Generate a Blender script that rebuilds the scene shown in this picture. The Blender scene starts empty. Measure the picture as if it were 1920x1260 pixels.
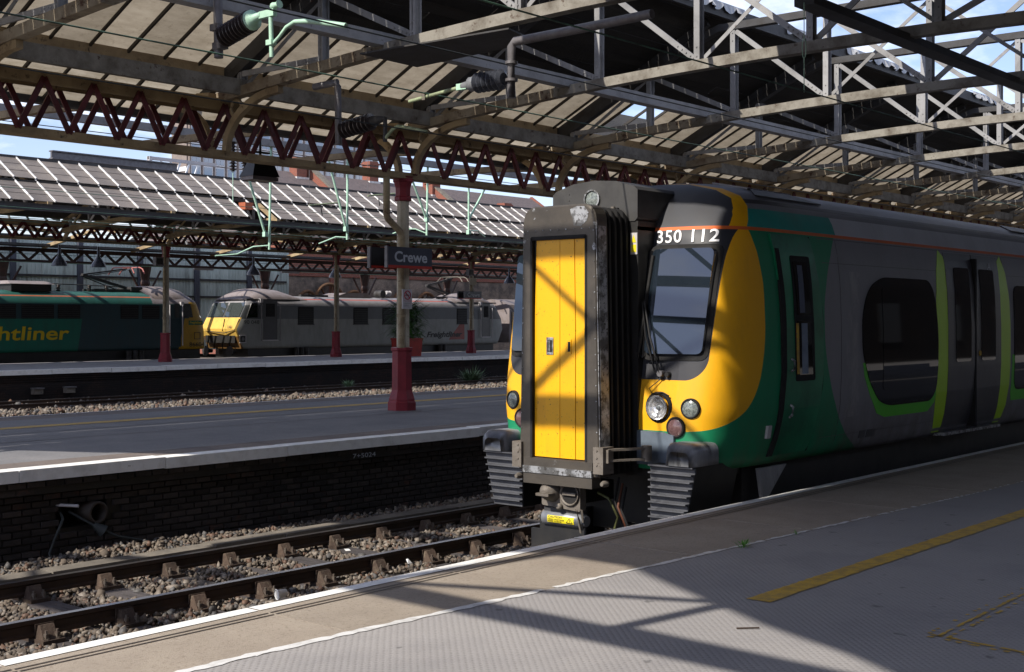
import bpy, math, random
import numpy as np
from mathutils import Vector, Matrix

random.seed(7)
rng = np.random.default_rng(7)
scene = bpy.context.scene

# ------------------------------------------------------------------ camera, sky, sun, exposure
# world axes: X runs along the tracks, Y across them (away from the near platform), Z up, rail top at 0
YAW = math.radians(40.3)
cam_d = bpy.data.cameras.new('camera')
cam = bpy.data.objects.new('camera', cam_d)
scene.collection.objects.link(cam)
cam.location = (0, 0, 2.45)
cam.rotation_euler = (math.radians(90), 0, YAW - math.radians(90))
cam_d.sensor_width = 36
cam_d.lens = 36 * 2450 / 1920
cam_d.shift_y = -30 / 1920
cam_d.clip_start = 0.1
cam_d.clip_end = 3000
scene.camera = cam

SUN_EL, SUN_AZ = math.radians(42), math.radians(9)          # azimuth from -X towards +Y
SUN = Vector((-math.cos(SUN_AZ) * math.cos(SUN_EL), math.sin(SUN_AZ) * math.cos(SUN_EL), math.sin(SUN_EL)))
sun_d = bpy.data.lights.new('sun', 'SUN')
sun_d.energy = 4.4
sun_d.angle = math.radians(0.53)
sun_d.color = (1.0, 0.93, 0.82)
sun = bpy.data.objects.new('sun', sun_d)
scene.collection.objects.link(sun)
sun.rotation_euler = (-SUN).to_track_quat('-Z', 'Y').to_euler()

world = bpy.data.worlds.new('World')
scene.world = world
world.use_nodes = True
wn = world.node_tree
wn.nodes.clear()
def wnode(t, **k):
    n = wn.nodes.new(t)
    for a, b in k.items(): setattr(n, a, b)
    return n
wo = wnode('ShaderNodeOutputWorld')
bg = wnode('ShaderNodeBackground')
bg.inputs['Strength'].default_value = 0.14
sky = wnode('ShaderNodeTexSky', sky_type='NISHITA', sun_disc=False)
sky.sun_elevation = SUN_EL
sky.sun_rotation = math.atan2(SUN.x, SUN.y)
sky.air_density = 1.0; sky.dust_density = 0.4; sky.ozone_density = 3.5
tc = wnode('ShaderNodeTexCoord')
sep = wnode('ShaderNodeSeparateXYZ')
wn.links.new(tc.outputs['Generated'], sep.inputs[0])
zz = wnode('ShaderNodeMath', operation='MAXIMUM'); zz.inputs[1].default_value = 0.0
wn.links.new(sep.outputs[2], zz.inputs[0])
za = wnode('ShaderNodeMath', operation='ADD'); za.inputs[1].default_value = 0.22
wn.links.new(zz.outputs[0], za.inputs[0])
dv = wnode('ShaderNodeVectorMath', operation='SCALE')
inv = wnode('ShaderNodeMath', operation='DIVIDE'); inv.inputs[0].default_value = 1.0
wn.links.new(za.outputs[0], inv.inputs[1])
wn.links.new(tc.outputs['Generated'], dv.inputs[0]); wn.links.new(inv.outputs[0], dv.inputs['Scale'])
nz = wnode('ShaderNodeTexNoise'); nz.inputs['Scale'].default_value = 2.1; nz.inputs['Detail'].default_value = 9; nz.inputs['Roughness'].default_value = 0.58
wn.links.new(dv.outputs[0], nz.inputs['Vector'])
rp = wnode('ShaderNodeValToRGB')
rp.color_ramp.elements[0].position = 0.44; rp.color_ramp.elements[0].color = (0, 0, 0, 1)
rp.color_ramp.elements[1].position = 0.62; rp.color_ramp.elements[1].color = (1, 1, 1, 1)
wn.links.new(nz.outputs[0], rp.inputs[0])
mx = wnode('ShaderNodeMixRGB'); mx.inputs[2].default_value = (6.7, 6.9, 7.6, 1)
tint = wnode('ShaderNodeMixRGB', blend_type='MULTIPLY'); tint.inputs[0].default_value = 1; tint.inputs[2].default_value = (1.0, .86, .90, 1)
wn.links.new(sky.outputs[0], tint.inputs[1])
wn.links.new(rp.outputs[0], mx.inputs[0]); wn.links.new(tint.outputs[0], mx.inputs[1])
wn.links.new(mx.outputs[0], bg.inputs['Color']); wn.links.new(bg.outputs[0], wo.inputs[0])

vs = scene.view_settings
vs.view_transform = 'Standard'; vs.look = 'None'; vs.gamma = 1; vs.exposure = 0.6
vs.use_curve_mapping = False
scene.cycles.max_bounces = 6
scene.cycles.transparent_max_bounces = 8

# ------------------------------------------------------------------ materials
def _bsdf(name):
    m = bpy.data.materials.new(name); m.use_nodes = True
    nt = m.node_tree
    return m, nt, nt.nodes['Principled BSDF']

class S:
    """arithmetic on shader sockets"""
    def __init__(s, nt, k): s.nt, s.k = nt, k
    def _op(s, op, o, rev=False):
        n = s.nt.nodes.new('ShaderNodeMath'); n.operation = op
        for i, q in enumerate((o, s) if rev else (s, o)):
            if q is None: continue
            if isinstance(q, S): s.nt.links.new(q.k, n.inputs[i])
            else: n.inputs[i].default_value = q
        return S(s.nt, n.outputs[0])
    def __add__(s, o): return s._op('ADD', o)
    __radd__ = __add__
    def __sub__(s, o): return s._op('SUBTRACT', o)
    def __rsub__(s, o): return s._op('SUBTRACT', o, True)
    def __mul__(s, o): return s._op('MULTIPLY', o)
    __rmul__ = __mul__
    def __truediv__(s, o): return s._op('DIVIDE', o)
    def __pow__(s, o): return s._op('POWER', o)
    def lt(s, o): return s._op('LESS_THAN', o)
    def gt(s, o): return s._op('GREATER_THAN', o)
    def max(s, o): return s._op('MAXIMUM', o)
    def min(s, o): return s._op('MINIMUM', o)
    def abs(s): return s._op('ABSOLUTE', None)
    def sin(s): return s._op('SINE', None)
    def fract(s): return s._op('FRACT', None)

def _coords(nt, rnd=True):
    tcn = nt.nodes.new('ShaderNodeTexCoord')
    if not rnd: return tcn.outputs['Object'], None
    oi = nt.nodes.new('ShaderNodeObjectInfo')
    mu = nt.nodes.new('ShaderNodeVectorMath'); mu.operation = 'SCALE'
    mu.inputs[0].default_value = (37, 53, 71); nt.links.new(oi.outputs['Random'], mu.inputs['Scale'])
    ad = nt.nodes.new('ShaderNodeVectorMath'); ad.operation = 'ADD'
    nt.links.new(tcn.outputs['Object'], ad.inputs[0]); nt.links.new(mu.outputs[0], ad.inputs[1])
    return ad.outputs[0], oi.outputs['Random']

def _noise(nt, vec, scale, detail=5, rough=0.6, stretch=None):
    if stretch:
        mp = nt.nodes.new('ShaderNodeMapping'); mp.inputs['Scale'].default_value = stretch
        nt.links.new(vec, mp.inputs[0]); vec = mp.outputs[0]
    n = nt.nodes.new('ShaderNodeTexNoise'); n.inputs['Scale'].default_value = scale
    n.inputs['Detail'].default_value = detail; n.inputs['Roughness'].default_value = rough
    nt.links.new(vec, n.inputs['Vector'])
    return S(nt, n.outputs[0])

def _ramp(nt, fac, a, b):
    n = nt.nodes.new('ShaderNodeMapRange'); n.inputs[1].default_value = a; n.inputs[2].default_value = b
    nt.links.new(fac.k, n.inputs[0])
    return S(nt, n.outputs[0])

def _mix(nt, fac, a, b):
    n = nt.nodes.new('ShaderNodeMixRGB')
    if isinstance(fac, S): nt.links.new(fac.k, n.inputs[0])
    else: n.inputs[0].default_value = fac
    for i, q in ((1, a), (2, b)):
        if isinstance(q, tuple): n.inputs[i].default_value = (*q, 1)
        else: nt.links.new(q, n.inputs[i])
    return n.outputs[0]

def _finish(nt, b, col, rough, metal=0, spec=0.5, bump=0, bscale=40, vec=None, rvar=0.0, height=None, bdist=0.02):
    nt.links.new(col, b.inputs['Base Color'])
    b.inputs['Metallic'].default_value = metal
    b.inputs['Specular IOR Level'].default_value = spec
    if rvar and vec is not None:
        r = _noise(nt, vec, 6, 4) * rvar + (rough - rvar / 2)
        nt.links.new(r.k, b.inputs['Roughness'])
    else:
        b.inputs['Roughness'].default_value = rough
    if bump:
        h = height if height is not None else _noise(nt, vec, bscale, 6, 0.7)
        n = nt.nodes.new('ShaderNodeBump'); n.inputs['Strength'].default_value = bump; n.inputs['Distance'].default_value = bdist
        nt.links.new(h.k, n.inputs['Height']); nt.links.new(n.outputs[0], b.inputs['Normal'])

def mat(name, c1, c2=None, scale=3.0, lo=0.4, hi=0.65, rough=0.6, metal=0.0, spec=0.4, bump=0.0, bscale=40,
        c3=None, s3=9.0, lo3=0.55, hi3=0.68, stretch=None, var=0.0, rvar=0.12):
    m, nt, b = _bsdf(name)
    vec, rn = _coords(nt)
    col = _mix(nt, 0.0, c1, c1)
    if c2: col = _mix(nt, _ramp(nt, _noise(nt, vec, scale, 6, 0.65, stretch), lo, hi), col, c2)
    if c3: col = _mix(nt, _ramp(nt, _noise(nt, vec, s3, 5, 0.7, stretch), lo3, hi3), col, c3)
    if var:
        h = nt.nodes.new('ShaderNodeHueSaturation')
        v = S(nt, rn) * (2 * var) + (1 - var)
        nt.links.new(v.k, h.inputs['Value']); nt.links.new(col, h.inputs['Color']); col = h.outputs[0]
    _finish(nt, b, col, rough, metal, spec, bump, bscale, vec, rvar)
    return m

def matx(name, base, layers, rough=0.35, spec=0.5, dirt=None, coat=0.0):
    """paint laid out in object coordinates: layers(x, y, z) -> [(mask, colour), ...]"""
    m, nt, b = _bsdf(name)
    vec, _ = _coords(nt, False)
    sp = nt.nodes.new('ShaderNodeSeparateXYZ'); nt.links.new(vec, sp.inputs[0])
    x, y, z = (S(nt, sp.outputs[i]) for i in range(3))
    col = _mix(nt, 0.0, base, base)
    for mk, c in layers(x, y, z): col = _mix(nt, mk, col, c)
    if dirt:
        d = _ramp(nt, _noise(nt, vec, 2.3, 7, 0.7, (1, 1, 0.35)), 0.45, 0.85) * dirt[1]
        col = _mix(nt, d, col, dirt[0])
    _finish(nt, b, col, rough, 0, spec, 0, vec=vec, rvar=0.15)
    b.inputs['Coat Weight'].default_value = coat; b.inputs['Coat Roughness'].default_value = 0.08
    return m

def glass(name, tint, refl, rough=0.02):
    m = bpy.data.materials.new(name); m.use_nodes = True
    nt = m.node_tree; nt.nodes.clear()
    o = nt.nodes.new('ShaderNodeOutputMaterial'); mxs = nt.nodes.new('ShaderNodeMixShader')
    d = nt.nodes.new('ShaderNodeBsdfDiffuse'); d.inputs[0].default_value = (*tint, 1)
    g = nt.nodes.new('ShaderNodeBsdfGlossy'); g.inputs['Roughness'].default_value = rough
    lw = nt.nodes.new('ShaderNodeFresnel'); lw.inputs[0].default_value = 1.5
    f = S(nt, lw.outputs[0]) * 1.0 + refl
    nt.links.new(f.k, mxs.inputs[0])
    nt.links.new(d.outputs[0], mxs.inputs[1]); nt.links.new(g.outputs[0], mxs.inputs[2]); nt.links.new(mxs.outputs[0], o.inputs[0])
    return m

def sheetmat(name, c1, c2, trans):
    m, nt, b = _bsdf(name)
    vec, rn = _coords(nt)
    n1 = _ramp(nt, _noise(nt, vec, 1.4, 7, 0.7, (1.0, 3.0, 1)), 0.35, 0.75)
    n2 = _ramp(nt, _noise(nt, vec, 9, 6, 0.75), 0.55, 0.75) * 0.55
    col = _mix(nt, n1, c1, c2)
    col = _mix(nt, n2, col, (c2[0] * .5, c2[1] * .45, c2[2] * .4))
    h = nt.nodes.new('ShaderNodeHueSaturation')
    nt.links.new((S(nt, rn) * 0.3 + 0.85).k, h.inputs['Value']); nt.links.new(col, h.inputs['Color']); col = h.outputs[0]
    o = nt.nodes['Material Output']
    _finish(nt, b, col, 0.7, 0, 0.2)
    t = nt.nodes.new('ShaderNodeBsdfTranslucent'); nt.links.new(col, t.inputs[0])
    ms = nt.nodes.new('ShaderNodeMixShader'); ms.inputs[0].default_value = trans
    nt.links.new(b.outputs[0], ms.inputs[1]); nt.links.new(t.outputs[0], ms.inputs[2]); nt.links.new(ms.outputs[0], o.inputs[0])
    return m

M = {}
M['chord'] = mat('rusty_cream_steel', (.30, .255, .185), (.15, .11, .07), 2.2, .42, .66, .75, c3=(.055, .022, .012), s3=5, lo3=.56, hi3=.66, bump=.25, bscale=30)
M['chord_grey'] = mat('weathered_grey_steel', (.235, .22, .19), (.11, .095, .075), 3, .42, .66, .7, c3=(.06, .035, .022), s3=7, lo3=.6, hi3=.7, bump=.25, bscale=30)
M['grey_steel'] = mat('grey_painted_steel', (.27, .27, .275), (.16, .158, .16), 2, .45, .7, .55, c3=(.07, .04, .03), s3=11, lo3=.64, hi3=.72, bump=.1, var=.15)
M['dark_steel'] = mat('dark_grimy_steel', (.045, .045, .048), (.025, .022, .02), 2, .4, .65, .6, c3=(.06, .03, .02), s3=8, lo3=.63, hi3=.72, bump=.15)
M['maroon'] = mat('maroon_paint', (.125, .020, .021), (.075, .016, .016), 4, .4, .7, .5, c3=(.03, .015, .012), s3=9, lo3=.6, hi3=.75, var=.2)
M['beam_cream'] = mat('dirty_cream_beam', (.36, .27, .15), (.18, .125, .07), 2, .4, .7, .7, c3=(.05, .03, .02), s3=6, lo3=.58, hi3=.7, bump=.2)
M['boards'] = mat('sooty_roof_boards', (.034, .030, .026), (.014, .013, .012), 3, .4, .7, .9, c3=(.07, .065, .06), s3=14, lo3=.66, hi3=.72, stretch=(.15, 1, 1), bump=.5, bscale=18, var=.3)
M['sheet'] = sheetmat('dirty_glazing_sheet', (.36, .31, .235), (.20, .165, .115), .45)
M['sheet_low'] = sheetmat('streaked_glazing_sheet', (.44, .39, .31), (.22, .18, .12), .5)
M['zinc'] = mat('bent_zinc_flashing', (.42, .43, .45), (.25, .25, .26), 4, .4, .7, .45, metal=.3, bump=.2)
M['bar_dark'] = mat('black_glazing_bar', (.02, .018, .016), (.035, .028, .022), 4)
M['cream_paint'] = mat('cream_column_paint', (.47, .43, .34), (.30, .26, .19), 2.5, .45, .7, .6, c3=(.09, .05, .025), s3=7, lo3=.62, hi3=.72, bump=.12)
M['pipe_paint'] = mat('cream_pipe_paint', (.33, .27, .17), (.17, .12, .07), 4, .42, .68, .6, c3=(.09, .04, .018), s3=9, lo3=.6, hi3=.7, bump=.15)
M['red_paint'] = mat('red_column_paint', (.23, .017, .03), (.15, .014, .022), 3, .4, .7, .5, c3=(.06, .015, .012), s3=11, lo3=.63, hi3=.75, bump=.08)
M['brown_column'] = mat('dark_brown_paint', (.05, .022, .018), (.03, .018, .014), 3)
M['rail_side'] = mat('rusty_rail', (.035, .022, .016), (.055, .03, .018), 6, .4, .7, .7, bump=.2)
M['rail_top'] = mat('worn_rail_head', (.16, .13, .11), (.36, .35, .34), 4, .4, .7, .3, metal=.85, stretch=(.2, 1, 1))
M['chair'] = mat('rusty_rail_chair', (.07, .047, .034), (.04, .025, .018), 9, .4, .7, .85, c3=(.11, .085, .06), s3=16, bump=.4, var=.3)
M['bolt'] = mat('grey_bolt', (.12, .10, .08), (.07, .05, .04), 14)
M['sleeper'] = mat('creosoted_timber', (.075, .066, .066), (.045, .04, .042), 6, .4, .7, .85, c3=(.02, .018, .016), s3=9, stretch=(3, .3, 1), bump=.4, var=.2)
M['concrete'] = mat('old_concrete', (.17, .15, .125), (.10, .09, .078), 4, .4, .7, .9, c3=(.05, .045, .04), s3=9, lo3=.6, hi3=.72, bump=.3, var=.15)
M['coping'] = mat('aggregate_coping', (.32, .275, .225), (.25, .21, .172), 1.6, .38, .7, .85, c3=(.17, .135, .105), s3=60, lo3=.53, hi3=.7, bump=.35, bscale=130, var=.06)
M['coping_dark'] = mat('brown_coping', (.15, .115, .095), (.10, .08, .07), 2, .4, .7, .85, c3=(.055, .045, .04), s3=40, bump=.2, bscale=90, var=.1)
M['white_edge'] = mat('white_edge_paint', (.80, .80, .79), (.62, .61, .59), 5, .45, .72, .6, c3=(.32, .29, .25), s3=13, lo3=.66, hi3=.72, bump=.15)
M['white_scuffed'] = mat('scuffed_white_paint', (.62, .62, .62), (.42, .41, .40), 9, .45, .66, .6)
M['groove'] = mat('dark_groove', (.045, .035, .028), (.08, .06, .045), 7)
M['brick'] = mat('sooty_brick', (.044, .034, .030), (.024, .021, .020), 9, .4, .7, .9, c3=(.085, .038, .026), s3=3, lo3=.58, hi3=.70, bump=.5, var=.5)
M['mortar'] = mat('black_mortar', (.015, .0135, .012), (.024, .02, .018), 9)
M['brick_far'] = None
M['yellow_line'] = mat('worn_yellow_line', (.50, .31, .035), (.30, .20, .06), 12, .45, .68, .7, c3=(.16, .15, .15), s3=55, lo3=.57, hi3=.66)
M['green_pipe'] = mat('mint_green_paint', (.42, .64, .50), (.32, .50, .40), 6, .4, .7, .5)
M['green_dull'] = mat('aged_green_paint', (.30, .36, .22), (.14, .15, .09), 9, .42, .66, .55)
M['porcelain'] = mat('brown_porcelain', (.045, .035, .033), None, rough=.25, spec=.6)
M['porcelain_blue'] = mat('slate_porcelain', (.06, .066, .085), None, rough=.28, spec=.6)
M['galv'] = mat('galvanised_tube', (.17, .165, .175), (.11, .10, .105), 7, .4, .7, .5, metal=.3, c3=(.08, .045, .03), s3=9, lo3=.66, hi3=.74)
M['wire'] = mat('verdigris_wire', (.08, .16, .12), (.04, .06, .05), 3)
M['wire_dark'] = mat('dark_wire', (.03, .035, .035), None)
M['black'] = mat('black_paint', (.014, .014, .015), (.022, .021, .02), 5, rough=.5)
M['blackmatt'] = mat('matt_black_rubber', (.009, .009, .010), (.016, .015, .015), 5, rough=.85)
M['dirt'] = mat('bare_ballast_bed', (.085, .066, .05), (.045, .036, .03), 7, .35, .7, .95, c3=(.14, .115, .09), s3=24, bump=.8, bscale=35)
M['stone'] = mat('ballast_stone', (.15, .12, .092), (.09, .072, .057), 3.2, .38, .66, .9, c3=(.07, .058, .05), s3=5.5, lo3=.5, hi3=.62, bump=.3, bscale=50)
M['sign_blue'] = mat('slate_sign_face', (.045, .052, .075), (.035, .04, .058), 2, rough=.35)
M['sign_red'] = mat('red_sign_strip', (.42, .03, .02), None, rough=.4)
M['sign_text'] = mat('pale_sign_lettering', (.42, .45, .50), None, rough=.5)
M['sign_white'] = mat('white_sign_face', (.50, .48, .50), (.42, .41, .42), 4)
M['prohibit'] = mat('prohibition_red', (.40, .03, .06), None)
M['leaf'] = mat('palm_leaf', (.08, .21, .03), (.04, .12, .02), 5, var=.4)
M['leaf_pale'] = mat('pale_leaf', (.17, .26, .14), (.09, .16, .07), 6, var=.4)
M['planter'] = mat('red_planter', (.30, .02, .012), (.2, .018, .012), 3)
M['orange_brick'] = None

# ------------------------------------------------------------------ mesh helpers
COL = scene.collection
ORG = {}
def V(*a): return Vector(a)

class MB:
    def __init__(s): s.v, s.f, s.m, s.sm, s.mats = [], [], [], [], []
    def add(s, vs, fs, m=None, smooth=False):
        if m is not None and m not in s.mats: s.mats.append(m)
        mi = s.mats.index(m) if m is not None else 0
        n = len(s.v); s.v.extend(tuple(p) for p in vs)
        for f in fs: s.f.append([i + n for i in f]); s.m.append(mi); s.sm.append(smooth)
        return s
    def box(s, x0, x1, y0, y1, z0, z1, m=None):
        return s.add([(x, y, z) for x in (x0, x1) for y in (y0, y1) for z in (z0, z1)],
                     [(0, 1, 3, 2), (4, 6, 7, 5), (0, 4, 5, 1), (2, 3, 7, 6), (0, 2, 6, 4), (1, 5, 7, 3)], m)
    def bar(s, p0, p1, w, h, up=(0, 0, 1), m=None):
        p0, p1, up = Vector(p0), Vector(p1), Vector(up)
        d = (p1 - p0).normalized()
        a = d.cross(up)
        if a.length < 1e-4: a = d.cross(Vector((1, 0, 0)))
        a.normalize(); b = a.cross(d).normalized()
        a *= w / 2; b *= h / 2
        return s.add([p + i * a + j * b for p in (p0, p1) for i, j in ((-1, -1), (1, -1), (1, 1), (-1, 1))],
                     [(3, 2, 1, 0), (4, 5, 6, 7), (0, 1, 5, 4), (1, 2, 6, 5), (2, 3, 7, 6), (3, 0, 4, 7)], m)
    def sweep(s, path, w, h, up, m=None):
        path = [Vector(p) for p in path]; up = Vector(up); rings = []
        for i, p in enumerate(path):
            d = (path[min(i + 1, len(path) - 1)] - path[max(i - 1, 0)]).normalized()
            a = d.cross(up).normalized(); b = a.cross(d)
            rings += [p + q * a * w / 2 + r * b * h / 2 for q, r in ((-1, -1), (1, -1), (1, 1), (-1, 1))]
        fs = [(3, 2, 1, 0)]
        for i in range(len(path) - 1):
            for k in range(4): fs.append((i * 4 + k, i * 4 + (k + 1) % 4, i * 4 + 4 + (k + 1) % 4, i * 4 + 4 + k))
        n = 4 * (len(path) - 1); fs.append((n, n + 1, n + 2, n + 3))
        return s.add(rings, fs, m)
    def tube(s, path, r, n=6, m=None, closed=False):
        path = [Vector(p) for p in path]; vs, fs = [], []
        L = len(path)
        for i, p in enumerate(path):
            if closed: d = path[(i + 1) % L] - path[i - 1]
            else: d = path[min(i + 1, L - 1)] - path[max(i - 1, 0)]
            d.normalize()
            a = d.cross(Vector((0, 0, 1)))
            if a.length < 0.05: a = d.cross(Vector((1, 0, 0)))
            a.normalize(); b = a.cross(d)
            rr = r[i] if isinstance(r, (list, tuple)) else r
            vs += [p + rr * (math.cos(2 * math.pi * k / n) * a + math.sin(2 * math.pi * k / n) * b) for k in range(n)]
        for i in range(L if closed else L - 1):
            j = (i + 1) % L
            for k in range(n): fs.append((i * n + k, i * n + (k + 1) % n, j * n + (k + 1) % n, j * n + k))
        s.add(vs, fs, m, True)
        if not closed: s.add(vs[:n], [tuple(range(n - 1, -1, -1))], m); s.add(vs[-n:], [tuple(range(n))], m)
        return s
    def lathe(s, o, axis, prof, n=12, m=None, smooth=True, caps=True, ref=None, phase=0.0):
        o, ax = Vector(o), Vector(axis).normalized()
        a = Vector(ref) if ref else (ax.cross(Vector((0, 0, 1))) if abs(ax.z) < 0.9 else Vector((1, 0, 0)))
        a.normalize(); b = ax.cross(a)
        vs = []
        for r, d in prof:
            vs += [o + ax * d + r * (math.cos(2 * math.pi * (k + phase) / n) * a + math.sin(2 * math.pi * (k + phase) / n) * b) for k in range(n)]
        fs = []
        for i in range(len(prof) - 1):
            for k in range(n): fs.append((i * n + k, i * n + (k + 1) % n, i * n + n + (k + 1) % n, i * n + n + k))
        s.add(vs, fs, m, smooth)
        if caps: s.add(vs[:n], [tuple(range(n - 1, -1, -1))], m); s.add(vs[-n:], [tuple(range(n))], m)
        return s
    def prism(s, pts, vec, m=None):
        pts = [Vector(p) for p in pts]; v = Vector(vec); n = len(pts)
        fs = [tuple(range(n - 1, -1, -1)), tuple(range(n, 2 * n))] + [(k, (k + 1) % n, n + (k + 1) % n, n + k) for k in range(n)]
        return s.add(pts + [p + v for p in pts], fs, m)
    def rivets(s, p0, p1, n, nrm, r=.018, m=None):
        p0, p1, nrm = Vector(p0), Vector(p1), Vector(nrm)
        for k in range(n):
            s.lathe(p0.lerp(p1, k / max(1, n - 1)), nrm, [(r, 0), (r * .75, r * .7)], 6, m)
        return s
    def mesh(s, name, mats=None, org=(0, 0, 0)):
        me = bpy.data.meshes.new(name)
        o = Vector(org)
        me.from_pydata([(p[0] - o.x, p[1] - o.y, p[2] - o.z) for p in s.v], [], s.f)
        for m in (s.mats or mats or []): me.materials.append(m)
        me.polygons.foreach_set('material_index', s.m if s.mats else [0] * len(s.f))
        me.polygons.foreach_set('use_smooth', s.sm)
        me.update()
        return me
    def build(s, name, m=None, parent=None, org=None, label=None):
        og = ORG[parent.name] if parent is not None else Vector(org or (0, 0, 0))
        me = s.mesh(name, [m] if m else None, og)
        o = bpy.data.objects.new(name, me); COL.objects.link(o)
        if parent is not None: o.parent = parent
        else: o.location = og
        ORG[o.name] = og
        if label: o['label'] = label
        return o

def inst(name, me, loc, parent=None, rot=None, scale=None):
    o = bpy.data.objects.new(name, me); COL.objects.link(o)
    loc = Vector(loc)
    if parent is not None: o.parent = parent; o.location = loc - ORG[parent.name]
    else: o.location = loc
    if rot: o.rotation_euler = rot
    if scale: o.scale = scale
    ORG[o.name] = loc
    return o

def tag(o, label, cat, group=None):
    o['label'] = label; o['category'] = cat
    if group: o['group'] = group
    return o
def thing(name, label, cat, loc, group=None):
    o = bpy.data.objects.new(name, None); COL.objects.link(o)
    o.location = loc; o.empty_display_size = .2; ORG[o.name] = Vector(loc)
    return tag(o, label, cat, group)
def struct(o, label=None):
    o['kind'] = 'structure'
    if label: o['label'] = label
    return o
def stuff(o, label=None):
    o['kind'] = 'stuff'
    if label: o['label'] = label
    return o
def sempty(name, loc, label=None):
    o = bpy.data.objects.new(name, None); COL.objects.link(o); o.location = loc
    o.empty_display_size = .2; ORG[o.name] = Vector(loc)
    return struct(o, label)

def part_empty(name, parent, loc):
    o = bpy.data.objects.new(name, None); COL.objects.link(o); o.parent = parent
    o.location = Vector(loc) - ORG[parent.name]; o.empty_display_size = .1; ORG[o.name] = Vector(loc)
    return o
def text_mesh(txt, size, shear=0.0, bold=0.0, spacing=1.0):
    cu = bpy.data.curves.new('lettering', 'FONT'); cu.body = txt; cu.size = size; cu.shear = shear
    cu.offset = bold; cu.space_character = spacing; cu.resolution_u = 4; cu.align_x = 'LEFT'
    ob = bpy.data.objects.new('lettering', cu); COL.objects.link(ob)
    bpy.context.view_layer.update()
    me = bpy.data.meshes.new_from_object(ob.evaluated_get(bpy.context.evaluated_depsgraph_get()))
    vs = [tuple(v.co) for v in me.vertices]; fs = [tuple(p.vertices) for p in me.polygons]
    bpy.data.objects.remove(ob); bpy.data.curves.remove(cu); bpy.data.meshes.remove(me)
    return vs, fs
def cut_mesh(vs, fs, n):
    import bmesh
    bm = bmesh.new(); bv = [bm.verts.new(v) for v in vs]
    for f in fs:
        try: bm.faces.new([bv[i] for i in f])
        except ValueError: pass
    x0, x1 = min(v[0] for v in vs), max(v[0] for v in vs)
    for k in range(1, n):
        bmesh.ops.bisect_plane(bm, geom=bm.verts[:] + bm.edges[:] + bm.faces[:], plane_co=(x0 + (x1 - x0) * k / n, 0, 0), plane_no=(1, 0, 0))
    bm.verts.index_update()
    out = [tuple(v.co) for v in bm.verts], [tuple(v.index for v in f.verts) for f in bm.faces]
    bm.free(); return out
def lettering(name, txt, m, parent, width, height, mapf, shear=0.0, bold=0.0, spacing=1.0, cuts=0):
    """fit the text into width x height, then map each (u, v) to a point of the surface it is printed on"""
    vs, fs = text_mesh(txt, 1.0, shear, bold, spacing)
    if cuts: vs, fs = cut_mesh(vs, fs, cuts)
    x0, x1 = min(v[0] for v in vs), max(v[0] for v in vs); y0, y1 = min(v[1] for v in vs), max(v[1] for v in vs)
    mb = MB()
    mb.add([mapf((v[0] - x0) / (x1 - x0) * width, (v[1] - y0) / (y1 - y0) * height) for v in vs], fs, m)
    return mb.build(name, None, parent)

# ------------------------------------------------------------------ ground, ballast, tracks
mb = MB(); mb.box(-300, 700, -300, 700, -.9, -.27, M['dirt'])
struct(mb.build('ground'), 'brown stony ground of the station under the tracks')

ICO_V, ICO_F = None, None
def _ico():
    t = (1 + 5 ** .5) / 2
    v = np.array([(-1, t, 0), (1, t, 0), (-1, -t, 0), (1, -t, 0), (0, -1, t), (0, 1, t), (0, -1, -t), (0, 1, -t), (t, 0, -1), (t, 0, 1), (-t, 0, -1), (-t, 0, 1)], float)
    v /= np.linalg.norm(v[0])
    f = np.array([(0, 11, 5), (0, 5, 1), (0, 1, 7), (0, 7, 10), (0, 10, 11), (1, 5, 9), (5, 11, 4), (11, 10, 2), (10, 7, 6), (7, 1, 8), (3, 9, 4), (3, 4, 2), (3, 2, 6), (3, 6, 8), (3, 8, 9), (4, 9, 5), (2, 4, 11), (6, 2, 10), (8, 6, 7), (9, 8, 1)])
    return v, f
ICO_V, ICO_F = _ico()
def stones(name, label, pts, size, m):
    n = len(pts)
    v = ICO_V[None] * (1 + rng.uniform(-.55, .5, (n, 12, 1)))
    sc = size * rng.lognormal(0, .28, (n, 1, 1)) * rng.uniform(.6, 1.25, (n, 1, 3))
    v = v * sc
    a = rng.uniform(0, 6.283, n); b = rng.uniform(-.6, .6, n)
    ca, sa, cb, sb = np.cos(a), np.sin(a), np.cos(b), np.sin(b)
    y2 = v[:, :, 1] * cb[:, None] - v[:, :, 2] * sb[:, None]; z2 = v[:, :, 1] * sb[:, None] + v[:, :, 2] * cb[:, None]
    x2 = v[:, :, 0] * ca[:, None] - y2 * sa[:, None]; y3 = v[:, :, 0] * sa[:, None] + y2 * ca[:, None]
    V3 = np.stack([x2, y3, z2], -1) + np.asarray(pts)[:, None, :]
    F = ICO_F[None] + (np.arange(n) * 12)[:, None, None]
    me = bpy.data.meshes.new(name)
    V3 = V3.reshape(-1, 3); F = F.reshape(-1, 3)
    me.vertices.add(len(V3)); me.vertices.foreach_set('co', V3.ravel())
    me.loops.add(F.size); me.loops.foreach_set('vertex_index', F.ravel().astype(np.int32))
    me.polygons.add(len(F)); me.polygons.foreach_set('loop_start', np.arange(0, F.size, 3, dtype=np.int32))
    for q in (m if isinstance(m, list) else [m]): me.materials.append(q)
    if isinstance(m, list): me.polygons.foreach_set('material_index', np.repeat(rng.choice(len(m), n, p=[.5, .22, .16, .12]), 20).astype(np.int32))
    me.update(); me.validate()
    o = bpy.data.objects.new(name, me); COL.objects.link(o); ORG[o.name] = Vector((0, 0, 0))
    return stuff(o, label)

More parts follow.
